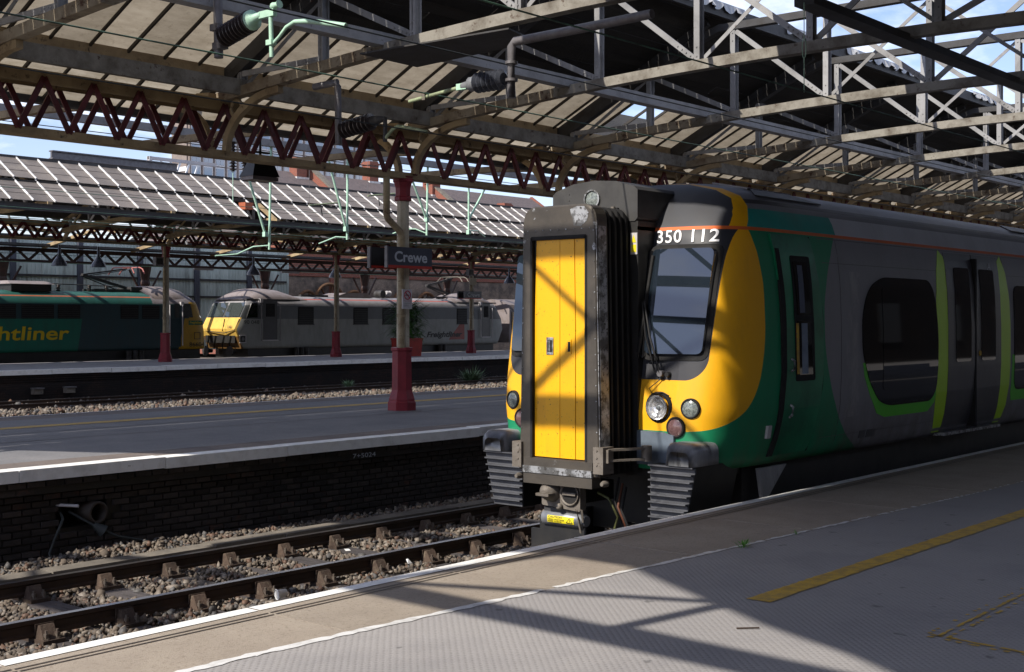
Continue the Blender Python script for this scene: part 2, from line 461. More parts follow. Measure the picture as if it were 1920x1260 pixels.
STONES = [M['stone'], mat('pale_stone', (.21, .18, .15), (.14, .115, .09), 9, bump=.3), mat('grey_stone', (.10, .095, .092), (.06, .057, .055), 9, bump=.3), mat('rusty_stone', (.13, .075, .05), (.08, .05, .037), 9, bump=.3)]
SLEEP = [4.2 + .755 * k for k in range(24)]
def near_sleeper(x): return min(abs(x - s) for s in SLEEP)
pts = []
for _ in range(36000):
    x = 3.8 + 13.2 * rng.random() ** 1.25; y = rng.uniform(8.55, 12.95)
    if 9.3 < y < 12.0 and near_sleeper(x) < .12 and rng.random() < .93: continue
    if 11.93 < y < 12.25: continue
    z = -.225 + .035 * rng.random() + .03 * math.sin(x * 2.1) * math.sin(y * 3.3)
    if y > 12.2: z = -.20 + .05 * rng.random() + .10 * max(0, math.sin(x * .8 + 1)) * (y - 12.2)
    if y < 9.75: z += .03
    if near_sleeper(x) > .2 and 10.1 < y < 11.3: z += .03
    pts.append((x, y, z))
stones('ballast', 'loose brown and grey ballast stones round the empty near track', pts, .0245, STONES)
pts = [(rng.uniform(12, 60), rng.uniform(33.0, 38.6), -.2 + .07 * rng.random()) for _ in range(15000)]
stones('ballast', 'pale ballast stones beside the far track below the second platform', pts, .05, STONES)

def rail_mesh(x0, x1):
    prof = [(-.035, 0), (.035, 0), (.036, -.035), (.012, -.05), (.012, -.105), (.034, -.12), (.034, -.145), (-.034, -.145), (-.034, -.12), (-.012, -.105), (-.012, -.05), (-.036, -.035)]
    mb = MB(); n = len(prof)
    mb.add([(x, p, q) for x in (x0, x1) for p, q in prof], [tuple(range(n - 1, -1, -1)), tuple(range(n, 2 * n))], M['rail_side'])
    for k in range(n):
        j = (k + 1) % n
        mb.add([(x0, *prof[k]), (x0, *prof[j]), (x1, *prof[j]), (x1, *prof[k])], [(0, 1, 2, 3)], M['rail_top'] if k == 0 else M['rail_side'])
    return mb.mesh('rail')
def chair_mesh(s):
    # cast iron chair: base plate, outer jaw with a leaning buttress, inner jaw, and the steel key
    mb = MB()
    mb.box(-.10, .10, -.20, .20, -.19, -.155, M['chair'])
    for sg, h in ((1, -.025), (-1, -.05)):
        mb.prism([(-.062, sg * .045, h), (-.062, sg * .085, h + .004), (-.075, sg * .135, -.10), (-.085, sg * .18, -.155), (-.085, sg * .038, -.155)], (.124 if sg < 0 else .13, 0, 0), M['chair'])
    mb.box(-.085, .085, s * .036, s * .05, -.125, -.04, M['chair'])
    return mb.mesh('rail_chair')
def bolt_mesh():
    mb = MB(); mb.lathe((0, 0, -.156), (0, 0, 1), [(.032, 0), (.032, .012)], 8, M['bolt'], False)
    mb.lathe((0, 0, -.145), (0, 0, 1), [(.023, 0), (.023, .04)], 6, M['bolt'], False); mb.lathe((0, 0, -.105), (0, 0, 1), [(.012, 0), (.012, .025)], 6, M['bolt'], False)
    return mb.mesh('bolt')
def sleeper_mesh():
    mb = MB(); mb.box(-.125, .125, -1.3, 1.3, -.32, -.19, M['sleeper']); return mb.mesh('sleeper')
R_ME, SL_ME, B_ME = rail_mesh(-12, 130), sleeper_mesh(), bolt_mesh()
CH_ME = {1: chair_mesh(1), -1: chair_mesh(-1)}
def track(label, y, xs, chairs=True, gauge=1.52):
    t = sempty('railway_track', (0, y, 0), label)
    for s in (-1, 1): inst('rail', R_ME, (0, y + s * gauge / 2, 0), t)
    for x in xs:
        inst('sleeper', SL_ME, (x, y, 0), t)
        if not chairs: continue
        for s in (-1, 1):
            c = inst('rail_chair', CH_ME[s], (x, y + s * gauge / 2, 0), t, (0, 0, random.uniform(-.03, .03)))
            if x < 13:
                for sx, sy in ((.05, 1), (-.05, 1), (.05, -1), (-.05, -1)):
                    inst('bolt', B_ME, (x + sx, y + s * gauge / 2 + sy * .155, 0), c)
    return t
track('empty railway track with rusty chairs between the near platform and the brick platform wall', 10.69, SLEEP)
track('railway track under the yellow fronted train', 7.43, [8 + .755 * k for k in range(14)], False)
track('railway track below the white edge of the second platform', 36.3, [], False)
track('railway track under the two stabled locomotives', 48.3, [], False)

# ------------------------------------------------------------------ near platform (one face at y = 5.96)
def edge1(x): return 5.86 + .012 * (x - 3)
def line1(x): return 5.03 - .055 * max(0, x - 4) if x < 12 else 4.59 - .02 * (x - 12)
def studmat(name, c1, c2, c3):
    m, nt, b = _bsdf(name)
    vec, _ = _coords(nt, False)
    sp = nt.nodes.new('ShaderNodeSeparateXYZ'); nt.links.new(vec, sp.inputs[0])
    x, y = S(nt, sp.outputs[0]), S(nt, sp.outputs[1])
    wob = _noise(nt, vec, 11, 3) * .022
    k = 2 * math.pi / .046
    dimple = (((x + wob) * k).sin() * ((y + wob) * k).sin())
    wear = _noise(nt, vec, 1.1, 7, .65)
    col = _mix(nt, _ramp(nt, wear, .35, .7), c1, c2)
    col = _mix(nt, _ramp(nt, _noise(nt, vec, 70, 4, .8), .5, .75) * .5, col, c3)
    hole = _ramp(nt, dimple, .25, .8) * (_ramp(nt, _noise(nt, vec, 2.6, 5), .25, .62) * .36 + .03)
    col = _mix(nt, hole, col, c3)
    col = _mix(nt, _ramp(nt, _noise(nt, vec, .55, 8, .72), .5, .75) * .45, col, (c1[0] * .62, c1[1] * .62, c1[2] * .64))
    col = _mix(nt, _ramp(nt, _noise(nt, vec, 5.5, 3, .5), .69, .72) * .6, col, (c3[0] * .7, c3[1] * .7, c3[2] * .7))
    _finish(nt, b, col, .85, 0, .25, .32, vec=vec, height=(1 - dimple.max(0)) + _noise(nt, vec, 90, 4) * .4, bdist=.006)
    return m
M['studs'] = studmat('studded_grey_paving', (.245, .235, .238), (.33, .315, .31), (.125, .12, .122))
p1 = sempty('platform', (0, 0, .83), 'near platform with stone coping and grey studded paving')
XS = [-6 + 1.52 * k for k in range(48)]
mb = MB()
n = len(XS)
vv = [(x, line1(x) + .004, .83) for x in XS] + [(x, -14, .83) for x in XS]
mb.add(vv, [(k, k + n, k + 1 + n, k + 1) for k in range(n - 1)], M['studs'])
mb.build('paving', None, p1)
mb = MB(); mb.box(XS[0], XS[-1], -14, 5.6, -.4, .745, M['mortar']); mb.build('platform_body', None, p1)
for a, b in zip(XS[:-1], XS[1:]):
    mb = MB(); g = .006
    y0a, y0b, y1a, y1b = line1(a), line1(b), edge1(a), edge1(b); dz = random.uniform(-.0015, .0010)
    mb.prism([(a + g, y0a, .745), (b - g, y0b, .745), (b - g, y1b, .745), (a + g, y1a, .745)], (0, 0, .085 + dz), M['coping'])
    mb.add([(a + g, y1a - .10, .834 + dz), (b - g, y1b - .10, .834 + dz), (b - g, y1b + .003, .834 + dz), (a + g, y1a + .003, .834 + dz),
            (a + g, y1a + .003, .75), (b - g, y1b + .003, .75)], [(0, 1, 2, 3), (3, 2, 5, 4)], M['white_edge'])
    for q, w in ((.185, .007), (.235, .007)):
        mb.add([(a + g, y1a - q - w, .8335 + dz), (b - g, y1b - q - w, .8335 + dz), (b - g, y1b - q + w, .8335 + dz), (a + g, y1a - q + w, .8335 + dz)], [(0, 1, 2, 3)], M['groove'])
    mb.build('coping_slab', None, p1)
# scruffy white line along the inner edge of the coping, and the painted lines
def ragged(name, m, p0, p1_, w, jit, seg, parent, z, gaps=0.0):
    p0, p1_ = Vector(p0), Vector(p1_); d = (p1_ - p0); L = d.length; d.normalize(); nn = Vector((-d.y, d.x, 0)); mb = MB()
    k = int(L / seg); prev = None
    for i in range(k + 1):
        c = p0 + d * L * i / k
        a, b = c + nn * (w / 2 + random.uniform(-jit, jit)), c - nn * (w / 2 + random.uniform(-jit, jit))
        if prev and random.random() > gaps: mb.add([(q.x, q.y, z) for q in (prev[1], b, a, prev[0])], [(0, 1, 2, 3)], m)
        prev = (a, b)
    return mb.build(name, None, parent)
for k, (a, b) in enumerate(((2.5, 4), (4, 6), (6, 8), (8, 10), (10, 12), (12, 20))):
    gp = (0, 0, .02, .1, .35, .5)[k]
    ragged('white_line', M['white_scuffed'], (a, line1(a) + .01, 0), (b, line1(b) + .01, 0), (.06, .055, .045, .03, .022, .015)[k], .012, .05, p1, .8335, gp)
ragged('yellow_line', M['yellow_line'], (6.66, 3.79, 0), (30, 3.92, 0), .15, .006, .05, p1, .8345)
for yy, g in ((2.66, .12), (2.61, .45), (2.72, .75)): ragged('worn_orange_mark', M['yellow_line'], (6.5, yy, 0), (9.2, yy + .05, 0), .02, .007, .03, p1, .8345, g)
for xx, g in ((6.52, .15), (6.47, .5)): ragged('worn_orange_mark', M['yellow_line'], (xx, 2.7, 0), (xx - .1, 1.9, 0), .025, .008, .03, p1, .8345, g)

# ------------------------------------------------------------------ second platform (faces at y = 13.1 and 20.6)
M['asphalt'] = mat('blue_grey_asphalt', (.155, .155, .166), (.205, .20, .207), 1.3, .38, .7, .8, c3=(.06, .06, .07), s3=30, lo3=.55, hi3=.75, bump=.25, bscale=70)
M['slab2'] = mat('brown_grey_slab', (.17, .14, .125), (.125, .105, .10), 1.5, .4, .7, .85, c3=(.07, .06, .055), s3=30, bump=.2, bscale=70, var=.08)
p2 = sempty('platform', (0, 13, .83), 'middle platform with the red based column and white edge')
mb = MB(); mb.box(-8, 90, 13.85, 19.75, .5, .83, M['asphalt']); mb.build('asphalt_surface', None, p2)
mb = MB(); mb.box(-8, 90, 13.62, 20.4, -.4, .5, M['mortar']); mb.build('platform_body', None, p2)
x = -2.0
while x < 60:
    w = 1.85
    mb = MB(); dz = random.uniform(-.006, .006)
    mb.box(x + .005, x + w - .005, 13.06, 13.33, .705 + dz, .835 + dz, M['white_edge']); mb.build('white_coping_stone', None, p2)
    mb = MB(); mb.box(x + .004, x + w - .004, 13.335, 13.845, .6, .831 + dz / 3, M['slab2']); mb.build('coping_slab', None, p2)
    mb = MB(); mb.box(x + .004, x + w - .004, 19.755, 20.5, .6, .831 + dz / 3, M['slab2']); mb.add([(x, 20.4, .837), (x + w, 20.4, .837), (x + w, 20.5, .837), (x, 20.5, .837)], [(0, 1, 2, 3)], M['white_scuffed']); mb.build('coping_slab', None, p2)
    x += w
ragged('yellow_line', M['yellow_line'], (4, 18.36, 0), (60, 18.36, 0), .32, .02, .12, p2, .8345)
mb = MB()
for y in (16.2, 17.4): mb.add([(4, y, .8335), (60, y, .8335), (60, y + .03, .8335), (4, y + .03, .8335)], [(0, 1, 2, 3)], M['groove'])
mb.build('joint_line', None, p2)
# brick wall under the edge: the bricks that can be picked out singly, then the rest as one mass
wall2 = thing('platform_wall', 'sooty dark brick wall under the white edge of the middle platform', 'brick wall', (10, 13.2, -.3))
mb = MB()
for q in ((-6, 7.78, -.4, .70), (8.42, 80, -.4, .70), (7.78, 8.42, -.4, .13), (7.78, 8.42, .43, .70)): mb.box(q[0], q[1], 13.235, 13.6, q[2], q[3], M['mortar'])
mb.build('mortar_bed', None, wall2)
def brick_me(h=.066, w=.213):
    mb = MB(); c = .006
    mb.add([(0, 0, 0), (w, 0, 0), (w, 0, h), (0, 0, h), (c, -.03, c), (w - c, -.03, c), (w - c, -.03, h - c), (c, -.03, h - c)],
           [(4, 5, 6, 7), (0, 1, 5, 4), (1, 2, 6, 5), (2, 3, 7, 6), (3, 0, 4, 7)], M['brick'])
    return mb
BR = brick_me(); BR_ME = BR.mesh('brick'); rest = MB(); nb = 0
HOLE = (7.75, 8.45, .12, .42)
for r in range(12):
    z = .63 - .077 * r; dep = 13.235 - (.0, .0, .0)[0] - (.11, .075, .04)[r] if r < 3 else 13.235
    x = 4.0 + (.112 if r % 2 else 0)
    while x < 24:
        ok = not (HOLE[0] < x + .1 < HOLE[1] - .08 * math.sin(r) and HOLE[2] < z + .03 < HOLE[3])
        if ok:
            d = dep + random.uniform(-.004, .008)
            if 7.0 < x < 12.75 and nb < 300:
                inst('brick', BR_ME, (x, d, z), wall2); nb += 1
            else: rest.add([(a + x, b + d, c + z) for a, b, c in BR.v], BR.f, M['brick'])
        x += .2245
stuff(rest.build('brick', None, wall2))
mb = MB(); mb.box(4, 80, 13.13, 13.236, .55, .70, M['mortar']); mb.build('corbel_bed', None, wall2)
def p_wall(u, v): return (12.26 + u, 13.112, .572 + v)
lettering('painted_number', '7+5024', M['sign_text'], wall2, .42, .06, lambda u, v: (12.1 + u, 13.083, .575 + v))
# broken hole with a clay pipe, and loose cables
pipe = thing('broken_pipe', 'broken brown clay pipe sticking out of the hole in the dark brick wall', 'pipe', (8.2, 13.2, .3))
mb = MB(); mb.lathe((8.22, 13.40, .27), (.1, -1, 0), [(.13, 0), (.13, .28), (.10, .28), (.10, .02)], 14, mat('dark_clay', (.045, .032, .024), (.03, .022, .018), 7), caps=False); mb.build('clay_pipe', None, pipe)
tb = MB(); tb.tube([(7.72, 13.34, .40), (7.95, 13.05, .385)], .018, 8, M['sign_white']); tag(tb.build('conduit', org=(7.8, 13.2, .38)), 'short white plastic conduit poking from the hole in the dark wall', 'conduit')
tb = MB(); tb.tube([(7.86, 13.3, .33), (7.80, 13.12, .25), (7.68, 13.08, .05), (7.60, 13.06, -.1), (7.62, 13.02, -.2)], .016, 6, M['wire_dark']); tag(tb.build('cable', org=(7.7, 13.1, 0)), 'black cable drooping left from the hole in the dark brick wall', 'cable')
tb = MB(); tb.tube([(7.98, 13.3, .3), (8.15, 13.1, .15), (8.4, 13.0, .0), (8.9, 12.9, -.13), (9.2, 12.85, -.16)], .016, 6, M['wire_dark'])
tb.lathe((8.16, 13.09, .15), (.6, -.3, -.5), [(.03, 0), (.075, .14)], 10, M['wire_dark'], caps=False); tag(tb.build('cable', org=(8.2, 13.1, 0)), 'grey cable running right from the hole down to the ballast', 'cable')
# cable trough
tr = thing('cable_trough', 'long concrete cable trough beside the empty track', 'cable trough', (8, 12.1, -.2))
x = 2.0
while x < 30:
    mb = MB(); dz = random.uniform(-.012, .008); dy = random.uniform(-.012, .012)
    mb.box(x + .006, x + .99, 11.96 + dy, 12.22 + dy, -.12 + dz, -.07 + dz, M['concrete']); mb.build('trough_lid', None, tr); x += 1.0
mb = MB(); mb.box(2, 30, 11.985, 12.20, -.3, -.125, M['concrete']); mb.build('trough_body', None, tr)

# ------------------------------------------------------------------ third platform (faces at y = 39 and 45.8)
M['slab3'] = mat('pale_grey_paving', (.30, .295, .31), (.24, .235, .245), 1.2, bump=.1, var=.05)
p3 = sempty('platform', (0, 39, .83), 'far platform with three red based columns and a red planter')
mb = MB(); mb.box(-10, 120, 39.33, 45.8, .5, .83, M['slab3']); mb.build('paving', None, p3)
mb = MB(); mb.box(-10, 120, 39.25, 45.7, -.4, .5, M['mortar']); mb.build('platform_body', None, p3)
x = 14.0
while x < 64:
    mb = MB(); dz = random.uniform(-.01, .01); mb.box(x + .012, x + 2.2 - .012, 39.0, 39.325, .68 + dz, .836 + dz, M['white_edge']); mb.build('white_coping_stone', None, p3); x += 2.2
def brickmat(name, c1, c2, cm, sc=1.0, dirt=None):
    m, nt, b = _bsdf(name); vec, _ = _coords(nt, False)
    sp = nt.nodes.new('ShaderNodeSeparateXYZ'); nt.links.new(vec, sp.inputs[0])
    cb = nt.nodes.new('ShaderNodeCombineXYZ'); nt.links.new((S(nt, sp.outputs[0]) + S(nt, sp.outputs[1])).k, cb.inputs[0]); nt.links.new(sp.outputs[2], cb.inputs[1])
    bt = nt.nodes.new('ShaderNodeTexBrick'); nt.links.new(cb.outputs[0], bt.inputs['Vector'])
    bt.inputs['Scale'].default_value = 1.0; bt.inputs['Brick Width'].default_value = .225 * sc; bt.inputs['Row Height'].default_value = .075 * sc; bt.inputs['Mortar Size'].default_value = .008 * sc
    bt.inputs['Color1'].default_value = (*c1, 1); bt.inputs['Color2'].default_value = (*c2, 1); bt.inputs['Mortar'].default_value = (*cm, 1)
    col = bt.outputs['Color']
    if dirt: col = _mix(nt, _ramp(nt, _noise(nt, vec, .6, 7, .7), .42, .62), col, dirt)
    _finish(nt, b, col, .9, 0, .2, .4, vec=vec, height=1 - S(nt, bt.outputs['Fac']), bdist=.02)
    return m
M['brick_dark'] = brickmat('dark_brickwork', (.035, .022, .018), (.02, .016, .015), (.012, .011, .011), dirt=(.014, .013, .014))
M['brick_wall'] = brickmat("grimy_pale_brickwork", (.34, .26, .20), (.25, .19, .15), (.17, .15, .13), dirt=(.09, .075, .065))
M['brick_red'] = brickmat('red_brickwork', (.26, .075, .045), (.20, .06, .04), (.20, .17, .15))
wall3 = thing('platform_wall', 'dark brick wall under the white edge of the far platform', 'brick wall', (30, 39.2, -.3))
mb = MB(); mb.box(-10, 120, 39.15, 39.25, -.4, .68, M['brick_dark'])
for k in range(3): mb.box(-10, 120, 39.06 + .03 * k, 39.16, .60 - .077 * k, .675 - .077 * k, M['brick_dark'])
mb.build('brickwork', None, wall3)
for x, lab in ((20.6, 'left'), (22.3, 'middle'), (23.45, 'right')):
    mb = MB(); mb.box(x - .16, x + .16, 38.95, 39.15, .05, .22, M['concrete']); mb.box(x - .18, x + .18, 38.9, 39.15, .22, .26, M['galv'])
    tag(mb.build('junction_box', org=(x, 39, .05)), lab + ' one of three grey boxes low on the far platform wall', 'junction box', 'grey boxes on the far platform wall')

# ------------------------------------------------------------------ columns
def column(x, y, top, label, group=None, pipe_side=-1, bend=True, k=1.0):
    t = thing('column', label, 'column', (x, y, .83), group)
    mb = MB(); mb.lathe((x, y, .83), (0, 0, 1), [(.272, 0), (.272, .14), (.25, .17), (.25, .2), (.196, .36)], 8, M['red_paint'], False, phase=.5); mb.build('base', None, t)
    mb = MB(); mb.lathe((x, y, .83), (0, 0, 1), [(.193, .355), (.184, 1.06), (.21, 1.075), (.21, 1.12), (.14, 1.13)], 8, M['red_paint'], False, phase=.5); mb.build('pedestal', None, t)
    mb = MB(); mb.lathe((x + .03, y, .83), (0, 0, 1), [(.125, 1.12), (.115, top - .83 - .3)], 8, M['cream_paint'], False, phase=.5); mb.build('shaft', None, t)
    mb = MB(); mb.lathe((x + .03, y, top), (0, 0, 1), [(.12, -.44), (.165, -.43), (.165, -.37), (.14, -.35), (.145, -.2), (.175, -.1), (.195, -.09), (.195, -.04), (.17, -.03), (.21, 0)], 8, M['red_paint'], False, phase=.5); mb.build('capital', None, t)
    px, py = x - .10, y - .09
    mb = MB()
    if bend: mb.tube([(px, py, 1.95), (px, py, 3.95), (px - .02, py, 4.02), (px - .34, py, 4.25), (px - .37, py, 4.32), (px - .37, py, top + .1)], .062, 10, M['pipe_paint'])
    else: mb.tube([(px, py, 1.95), (px, py, top)], .062, 8, M['pipe_paint'])
    dp = mb.build('downpipe', None, t)
    for z in (2.5, 3.5):
        mb = MB(); mb.lathe((px, py, z), (0, 0, 1), [(.085, 0), (.085, .06)], 10, M['pipe_paint'], False); mb.build('pipe_collar', None, dp)
    return t
column(16.68, 16.75, 5.03, 'tall cream column with red base and bent drainpipe carrying the large Crewe sign')
column(25.1, 16.75, 5.03, 'cream column with red base on the middle platform, behind the yellow fronted train')
for x, lab in ((29.93, 'cream column with pink red base in front of the teal locomotive'),
               (38.76, 'cream column with red base and drainpipe between the Crewe column and the silver cab front'),
               (47.6, 'cream column with red base carrying the small Crewe sign')):
    column(x, 43, 5.3, lab, 'columns on the far platform', bend=False)
for k, (x, lab) in enumerate(((28.1, 'dark brown iron column behind the teal locomotive at its left end'), (35.1, 'dark brown iron column behind the cab end of the teal locomotive'),
                (42.1, 'dark iron column in front of the joint between metal cladding and brick wall'), (48.95, 'dark iron column in front of the large rusty wheels'), (55.5, 'dark iron column at the right end of the silver grey locomotive'))):
    t = thing('column', lab, 'column', (x, 52, .4), 'dark columns behind the locomotives')
    mb = MB(); mb.lathe((x, 52, .4), (0, 0, 1), [(.3, 0), (.3, .5), (.19, .7), (.17, 3.6)], 8, M['brown_column'], False); mb.build('shaft', None, t)
    mb = MB(); mb.lathe((x, 52, 4.0), (0, 0, 1), [(.17, 0), (.22, .1), (.22, .18), (.18, .3), (.30, .95)], 8, M['brown_column'], False); mb.build('capital', None, t)
    for s in (-1, 1):
        mb = MB(); mb.sweep([(x + s * .15, 52, 3.6), (x + s * .4, 52, 4.0), (x + s * .85, 52, 4.75)], .07, .07, (0, 1, 0), M['brown_column']); mb.build('bracket', None, t)

# ------------------------------------------------------------------ lattice girders
def girder(label, y, x0, x1, zb, zt, pitch, off, planes, ww, mc, mb_, group=None, fl=.30, double=False):
    g = thing('lattice_girder', label, 'girder', (x0, y, zb), group)
    h = .045
    for nm, z, s in (('bottom_chord', zb, 1), ('top_chord', zt, -1)):
        mb = MB()
        ff = fl * (.68 if s > 0 else 1.0); wh = .105 if s > 0 else .17
        mb.box(x0, x1, y - ff, y + ff, min(z, z + s * h * .6), max(z, z + s * h * .6), mc)
        for py in planes: mb.box(x0, x1, y + py - .012, y + py + .012, min(z + s * h * .6, z + s * wh), max(z + s * h * .6, z + s * wh), mc)
        mb.build(nm, None, g)
    za, zc = zb + .08, zt - .08
    for i, py in enumerate(planes):
        a, b = MB(), MB(); sy = -1 if py < 0 else 1
        a.bar((-pitch / 2, sy * .022, za), (0, sy * .022, zc), .028, ww, (0, 0, 1), mb_)
        b.bar((pitch / 2, sy * .022, za), (0, sy * .022, zc), .028, ww, (0, 0, 1), mb_)
        am, bm = a.mesh('lattice_bar'), b.mesh('lattice_bar')
        x = x0 + off + (pitch / 2 if i and not double else 0)
        while x < x1 - pitch / 2:
            inst('lattice_bar', am, (x, y + py, 0), g); inst('lattice_bar', bm, (x, y + py, 0), g)
            x += pitch
    return g
girder('long maroon lattice girder on the column of the middle platform, spanning the picture', 16.75, 4.0, 57, 4.99, 5.88, .766, .21, (-.15, .15), .08, M['beam_cream'], M['maroon'], fl=.24)
girder('maroon lattice girder on the columns of the far platform below the glazed roof', 43, 16, 70, 5.3, 6.0, .85, .3, (-.12, .12), .11, M['beam_cream'], M['maroon'], fl=.22)
girder('dark lattice girder over the columns behind the locomotives', 52, 20, 78, 4.94, 5.55, 1.06, .3, (0.0,), .12, M['brown_column'], M['brown_column'], fl=.14)

# ------------------------------------------------------------------ roof trusses over the near tracks
TX = [.13 + 4.17 * k for k in range(15)] + [-8.21]
def zb1(y): return 5.93 + .40 * (1 - ((y - 8.2) / 8.5) ** 2)
def zt1(y):
    if y > 12.7: return min(7.85, 14.2 - .488 * y)
    return 7.85 if y > 6.2 else max(zb1(y) + .12, 7.85 - .488 * (6.2 - y))
NODE = [16.15, 14.29, 12.43, 10.57, 8.71, 6.85, 4.99, 3.13]
ordn = ['first', 'second', 'third', 'fourth', 'fifth', 'sixth', 'seventh', 'eighth', 'ninth', 'tenth', 'eleventh']
VERT_ME, DIAG_ME = {}, {}
for k, x in enumerate(TX):
    if k == 0: x = -.5
    lab = ('steel roof truss over the near platform whose shadow bands cross the sunlit grey paving' if k == 0 else
           'steel roof truss behind the viewer, seen only in the train windscreen' if k == 15 else
           'steel roof truss ahead of the train, casting its shadow on the yellow gangway door' if k == 1 else
           'rusty cream roof truss crossing the top left corner, left of the first curved bracket' if k == 2 else
           'rusty roof truss carrying the flat dark plate under its lower chord' if k == 3 else
           'roof truss rising from the lattice girder directly above the Crewe sign column' if k == 4 else
           ordn[k - 5] + ' roof truss beyond the one above the Crewe sign column')
    t = thing('roof_truss', lab, 'roof truss', (x, 16.6, 5.9), 'roof trusses spanning the near tracks')
    def add(key, name, cache, mk):
        if key not in cache: cache[key] = mk().mesh(name)
        inst(name, cache[key], (x, 0, 0), t)
    def mk_bc():
        mb = MB(); ys = [16.7, 15.5, 14.3, 13.3, 12.4, 11, 9.6, 8.2, 6.8, 5.4, 4.0, 2.5]
        mb.sweep([(0, y, zb1(y) - .02) for y in ys if y > 13], .15, .155, (1, 0, 0), M['chord'])
        mb.sweep([(0, y, zb1(y) - .02) for y in ys if y < 13.4], .15, .17, (1, 0, 0), M['chord_grey'])
        mb.rivets((-.078, 13.9, zb1(13.9)), (-.078, 13.3, zb1(13.3)), 6, (-1, 0, 0), .017, M['chord']); mb.rivets((-.088, 13.2, zb1(13.2)), (-.088, 12.75, zb1(12.75)), 3, (-1, 0, 0), .022, M['chord_grey'])
        return mb
    add('bc', 'bottom_chord', VERT_ME, mk_bc)
    def mk_tc():
        mb = MB(); ys = [16.6, 15, 13.6, 12.72, 11, 9, 6.2, 4.5, 2.5]
        mb.sweep([(0, y, zt1(y)) for y in ys], .13, .16, (1, 0, 0), M['dark_steel']); return mb
    add('tc', 'top_chord', VERT_ME, mk_tc)
    for i, y in enumerate(NODE):
        def mk_v(y=y):
            mb = MB(); a, b = zb1(y) + .05, zt1(y) - .07
            mb.box(-.065, .065, y - .006, y + .006, a, b, M['grey_steel']); mb.box(-.065, -.055, y - .05, y + .05, a, b, M['grey_steel']); mb.box(.055, .065, y - .05, y + .05, a, b, M['grey_steel'])
            mb.rivets((-.066, y, a + .06), (-.066, y, a + .2), 2, (-1, 0, 0), .016, M['grey_steel']); mb.rivets((-.066, y, b - .2), (-.066, y, b - .06), 2, (-1, 0, 0), .016, M['grey_steel'])
            return mb
        add(('v', i), 'vertical', VERT_ME, mk_v)
    for i in range(len(NODE) - 1):
        ya, yb = NODE[i], NODE[i + 1]
        for s in (0, 1):
            thick = (s == 0) == (i < 4)
            def mk_d(ya=ya, yb=yb, s=s, thick=thick):
                mb = MB(); o = .045 if s else -.045
                p0, p1 = ((o, ya - .06, zt1(ya) - .1), (o, yb + .06, zb1(yb) + .09)) if s == 0 else ((o, ya - .06, zb1(ya) + .09), (o, yb + .06, zt1(yb) - .1))
                mb.bar(p0, p1, .014 if not thick else .03, .085 if thick else .06, (0, 0, 1), M['grey_steel'])
                if s == 0: mb.rivets(Vector(p1).lerp(Vector(p0), .03) + Vector((-.016, 0, 0)), Vector(p1).lerp(Vector(p0), .16) + Vector((-.016, 0, 0)), 4, (-1, 0, 0), .018, M['grey_steel'])
                return mb
            if (s == 1 and i in (1, 2)) or (s == 0 and i in (5, 6)): continue
            add(('d', i, s), 'diagonal', DIAG_ME, mk_d)
    def mk_br():
        mb = MB(); pa = []
        for q in range(9):
            a = math.radians(90 * q / 8); pa.append((0, 16.55 - 1.3 * (1 - math.cos(a)), 5.08 + .82 * math.sin(a)))
        mb.sweep(pa, .11, .10, (1, 0, 0), M['beam_cream']); return mb
    add('br', 'curved_bracket', VERT_ME, mk_br)
    def mk_ring():
        mb = MB(); mb.tube([(0, 16.3 + .13 * math.cos(a), 5.72 + .13 * math.sin(a)) for a in [2 * math.pi * q / 14 for q in range(14)]], .03, 6, M['beam_cream'], True); return mb
    add('ring', 'ring_ornament', VERT_ME, mk_ring)
    def mk_far():
        mb = MB(); mb.sweep([(0, 16.9, 5.95), (0, 19, 6.1), (0, 22, 6.3), (0, 25, 6.35)], .14, .16, (1, 0, 0), M['beam_cream'])
        pa = [(0, 16.95 + 1.2 * (1 - math.cos(math.radians(90 * q / 8))), 5.08 + .85 * math.sin(math.radians(90 * q / 8))) for q in range(9)]
        mb.sweep(pa, .11, .10, (1, 0, 0), M['beam_cream']); return mb
    add('far', 'rear_chord', VERT_ME, mk_far)
pl = MB(); pl.prism([(12.1, 12.95, 6.03), (13.25, 13.0, 6.03), (13.35, 10.9, 6.12), (12.55, 10.7, 6.12)], (0, 0, .02), M['dark_steel'])
tag(pl.build('soffit_plate', org=(12.7, 12, 6.05)), 'flat dark plate hanging under the roof truss above the insulator arms', 'plate')

# longitudinal beams
def lbeam(name, label, y, z, w, h, m, x0=2, x1=60, fl=None):
    mb = MB(); mb.box(x0, x1, y - w / 2, y + w / 2, z - h / 2, z + h / 2, m)
    if fl: mb.box(x0, x1, y - fl / 2, y + fl / 2, z - h / 2 - .02, z - h / 2 + .006, m)
    return tag(mb.build(name, org=(x0, y, z)), label, 'beam')
lbeam('roof_beam', 'grey steel beam along the tracks where the cream sheets meet the dark boards', 13.05, 6.33, .12, .17, M['grey_steel'], fl=.2)
lbeam('roof_beam', 'grey beam running just above the maroon lattice girder of the middle platform', 16.15, 6.02, .10, .24, M['chord_grey'])
lbeam('purlin', 'cream brown purlin under the cream glazing sheets', 16.62, 6.30, .16, .17, M['beam_cream'])
lbeam('roof_beam', 'wide dark beam crossing the trusses at the upper right corner', 7.35, 6.22, .26, .1, M['dark_steel'], x0=14)
lbeam('purlin', 'thin dark purlin crossing the open roof against the sky', 10.6, 7.96, .07, .09, M['dark_steel'], x0=14)
lbeam('purlin', 'dark gutter beam along the low edge of the cream sheets behind the lattice girder', 17.9, 5.75, .18, .17, M['dark_steel'])
